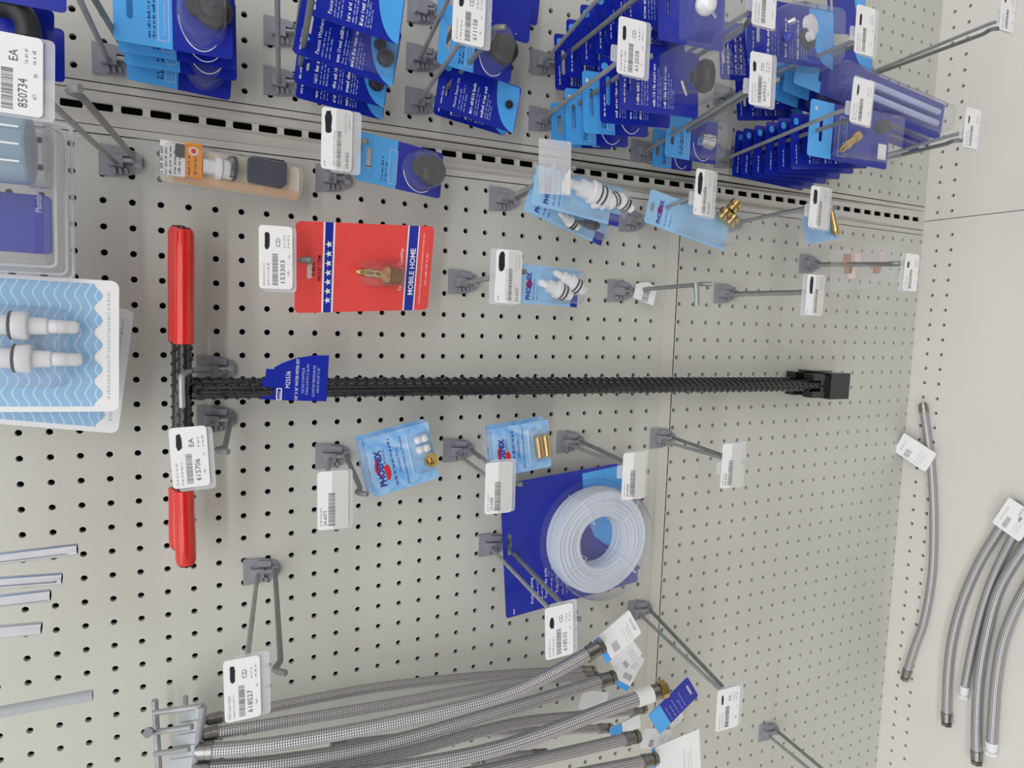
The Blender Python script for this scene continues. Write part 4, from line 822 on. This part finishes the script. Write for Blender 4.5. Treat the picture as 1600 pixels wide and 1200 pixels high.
hose('braided hose with white sleeve and brass nut end', [(430, 1228, 3.6), (640, 1198, 4.4), (797, 1164, 5.0), (960, 1104, 5.6), (1028, 1080, 5.8)], .29, sleeve=(.87, .955), nut='brass')
hose('braided hose ending at the lower white hang tag', [(500, 1240, 3.6), (700, 1214, 4.0), (850, 1184, 4.4), (990, 1152, 4.6)], .25)
hose('braided hose lowest of the bundle, cut by the frame', [(640, 1260, 4.0), (850, 1220, 4.6), (1018, 1187, 5.0)], .25)
hose('thin braided hose in the shade behind the bundle', [(520, 1166, 2.0), (700, 1146, 1.8), (860, 1142, 1.6), (948, 1138, 1.6)], .2)
hose('short steel hose fitting end near the lower frame edge', [(740, 1190, 1.6), (800, 1181, 1.6), (846, 1177, 1.6)], .18)
# hang tags on the hoses
def hang_tag(label, quad, d, m='white', band=None, dark=False, group='hang tags on the braided hoses', P=None, slot=True, bar=True, slotz=.86):
    F = Frame(quad, d, P); o = empty('hang_tag', F.M, label, 'hang tag', group); w_, h = F.w, F.h
    hs = [rr(w_*.25, h*slotz, w_*.75, h*slotz+.13, .05, 2)] if slot else []
    c = MB().prism(rr(0, 0, w_, h, .1), -.02, 0, hs).build('tag_sheet', m, o)
    MB().prism(rr(.03, -.02, w_-.02, h*.97, .1), .06, .08).build('tag_back_sheet', 'paper', o)
    if band: MB().box(0, w_, -.025, -.02, 0 if band[0] == 0 else h*band[0], h*band[1]).build('colour_band', 'sky', c)
    if dark:
        b = MB(); lines(b, F, [(.3, .9), (.38, .6), (.48, .9), (.56, .7), (.65, .8)], .1, .9, .06, -.028); b.build('lettering', 'bluewhite', c)
    elif bar:
        b = MB().barcode(w_*.1, w_*.45, h*.56, h*.16, -.028); lines(b, F, [(.2, .9), (.26, .7), (.34, .9)], .1, .8, .04, -.028); b.build('print', 'printfaint', c)
    return o
hang_tag('white hang tag uppermost, fitted to the curving hose end', [(942, 1027), (925, 986), (985, 968), (1007, 998)], 5.1, slotz=.05, band=(.86, 1))
hang_tag('folded white hang tag under the uppermost one', [(965, 1046), (950, 1022), (990, 1010), (1008, 1032)], 3.6, slot=False)
hang_tag('white hang tag behind with grey barcode corner', [(975, 1072), (933, 1050), (985, 1022), (1012, 1038)], 3.2, band=(.84, 1), slot=False)
hang_tag('navy hang tag with large hanger slot', [(1022, 1125), (1012, 1100), (1075, 1076), (1099, 1108)], 4.6, 'navy', (.72, 1), True, slotz=.08)
hang_tag('white sheet hanging under the navy hang tag', [(1030, 1140), (1022, 1118), (1058, 1112), (1072, 1134)], 3.2, slot=False)
hang_tag('sky blue edged hang tag at the thin shaded hose', [(956, 1146), (953, 1126), (998, 1128), (1000, 1148)], 2.0, band=(.6, 1), slot=False, bar=False)
hang_tag('white hang tag of the hose with steel nut', [(1000, 1172), (1006, 1142), (1052, 1136), (1040, 1168)], 3.4, slot=False)
hang_tag('large white hang tag at the lower frame edge', [(1022, 1236), (1020, 1160), (1090, 1148), (1096, 1230)], 4.6, band=(.93, 1), slot=False)
hang_tag('crumpled white hang tag among the hose ends', [(900, 1110), (914, 1078), (950, 1082), (946, 1108)], 1.4, slot=False, bar=False)
# ------------------------------------------------------------------ hoses lying on the base deck
def dk(u, v, r): return atz(u, v, DZ+r)
G = 'braided hoses lying on the base deck'
hose('single braided hose lying beside the deck holes', None, .23, G, P=[dk(u, v, .25) for u, v in ((1442, 632), (1449, 680), (1456, 740), (1459, 820), (1456, 900), (1444, 970), (1430, 1010), (1415, 1056))])
hose('braided deck hose nearest the deck holes, of the bunch', None, .26, G, P=[dk(u, v, .32) for u, v in ((1588, 786), (1560, 830), (1530, 880), (1504, 940), (1488, 1000), (1481, 1060), (1479, 1126))])
hose('shortest braided deck hose of the bunch, white end', None, .22, G, P=[dk(u, v, l) for u, v, l in ((1606, 796, .6), (1584, 836, .45), (1557, 890, .28), (1538, 940, .27), (1522, 1000, .27), (1510, 1060, .27), (1506, 1084, .27))], endm='whiteplastic')
hose('longest braided deck hose of the bunch', None, .27, G, P=[dk(u, v, .32) for u, v in ((1640, 800), (1600, 856), (1562, 920), (1542, 990), (1530, 1060), (1526, 1130), (1526, 1186))])
hose('outer braided deck hose of the bunch, white end', None, .27, G, P=[dk(u, v, .33) for u, v in ((1670, 820), (1632, 872), (1592, 940), (1568, 1000), (1557, 1060), (1552, 1120), (1549, 1172))], endm='whiteplastic')
def dtag(label, q, lift):
    P = [dk(u, v, l) for (u, v), l in zip(q, lift)]; o = hang_tag(label, None, 0, 'white', group='hang tags lying on the deck hoses', P=P, slotz=.82, bar=True); return o
dtag('white hang tag lying across the single deck hose', [(1396, 706), (1412, 677), (1464, 708), (1446, 736)], (.9, .9, .62, .62))
dtag('white hang tag lying across the bunch of deck hoses', [(1553, 817), (1574, 777), (1624, 806), (1590, 846)], (.75, .75, .75, .75))
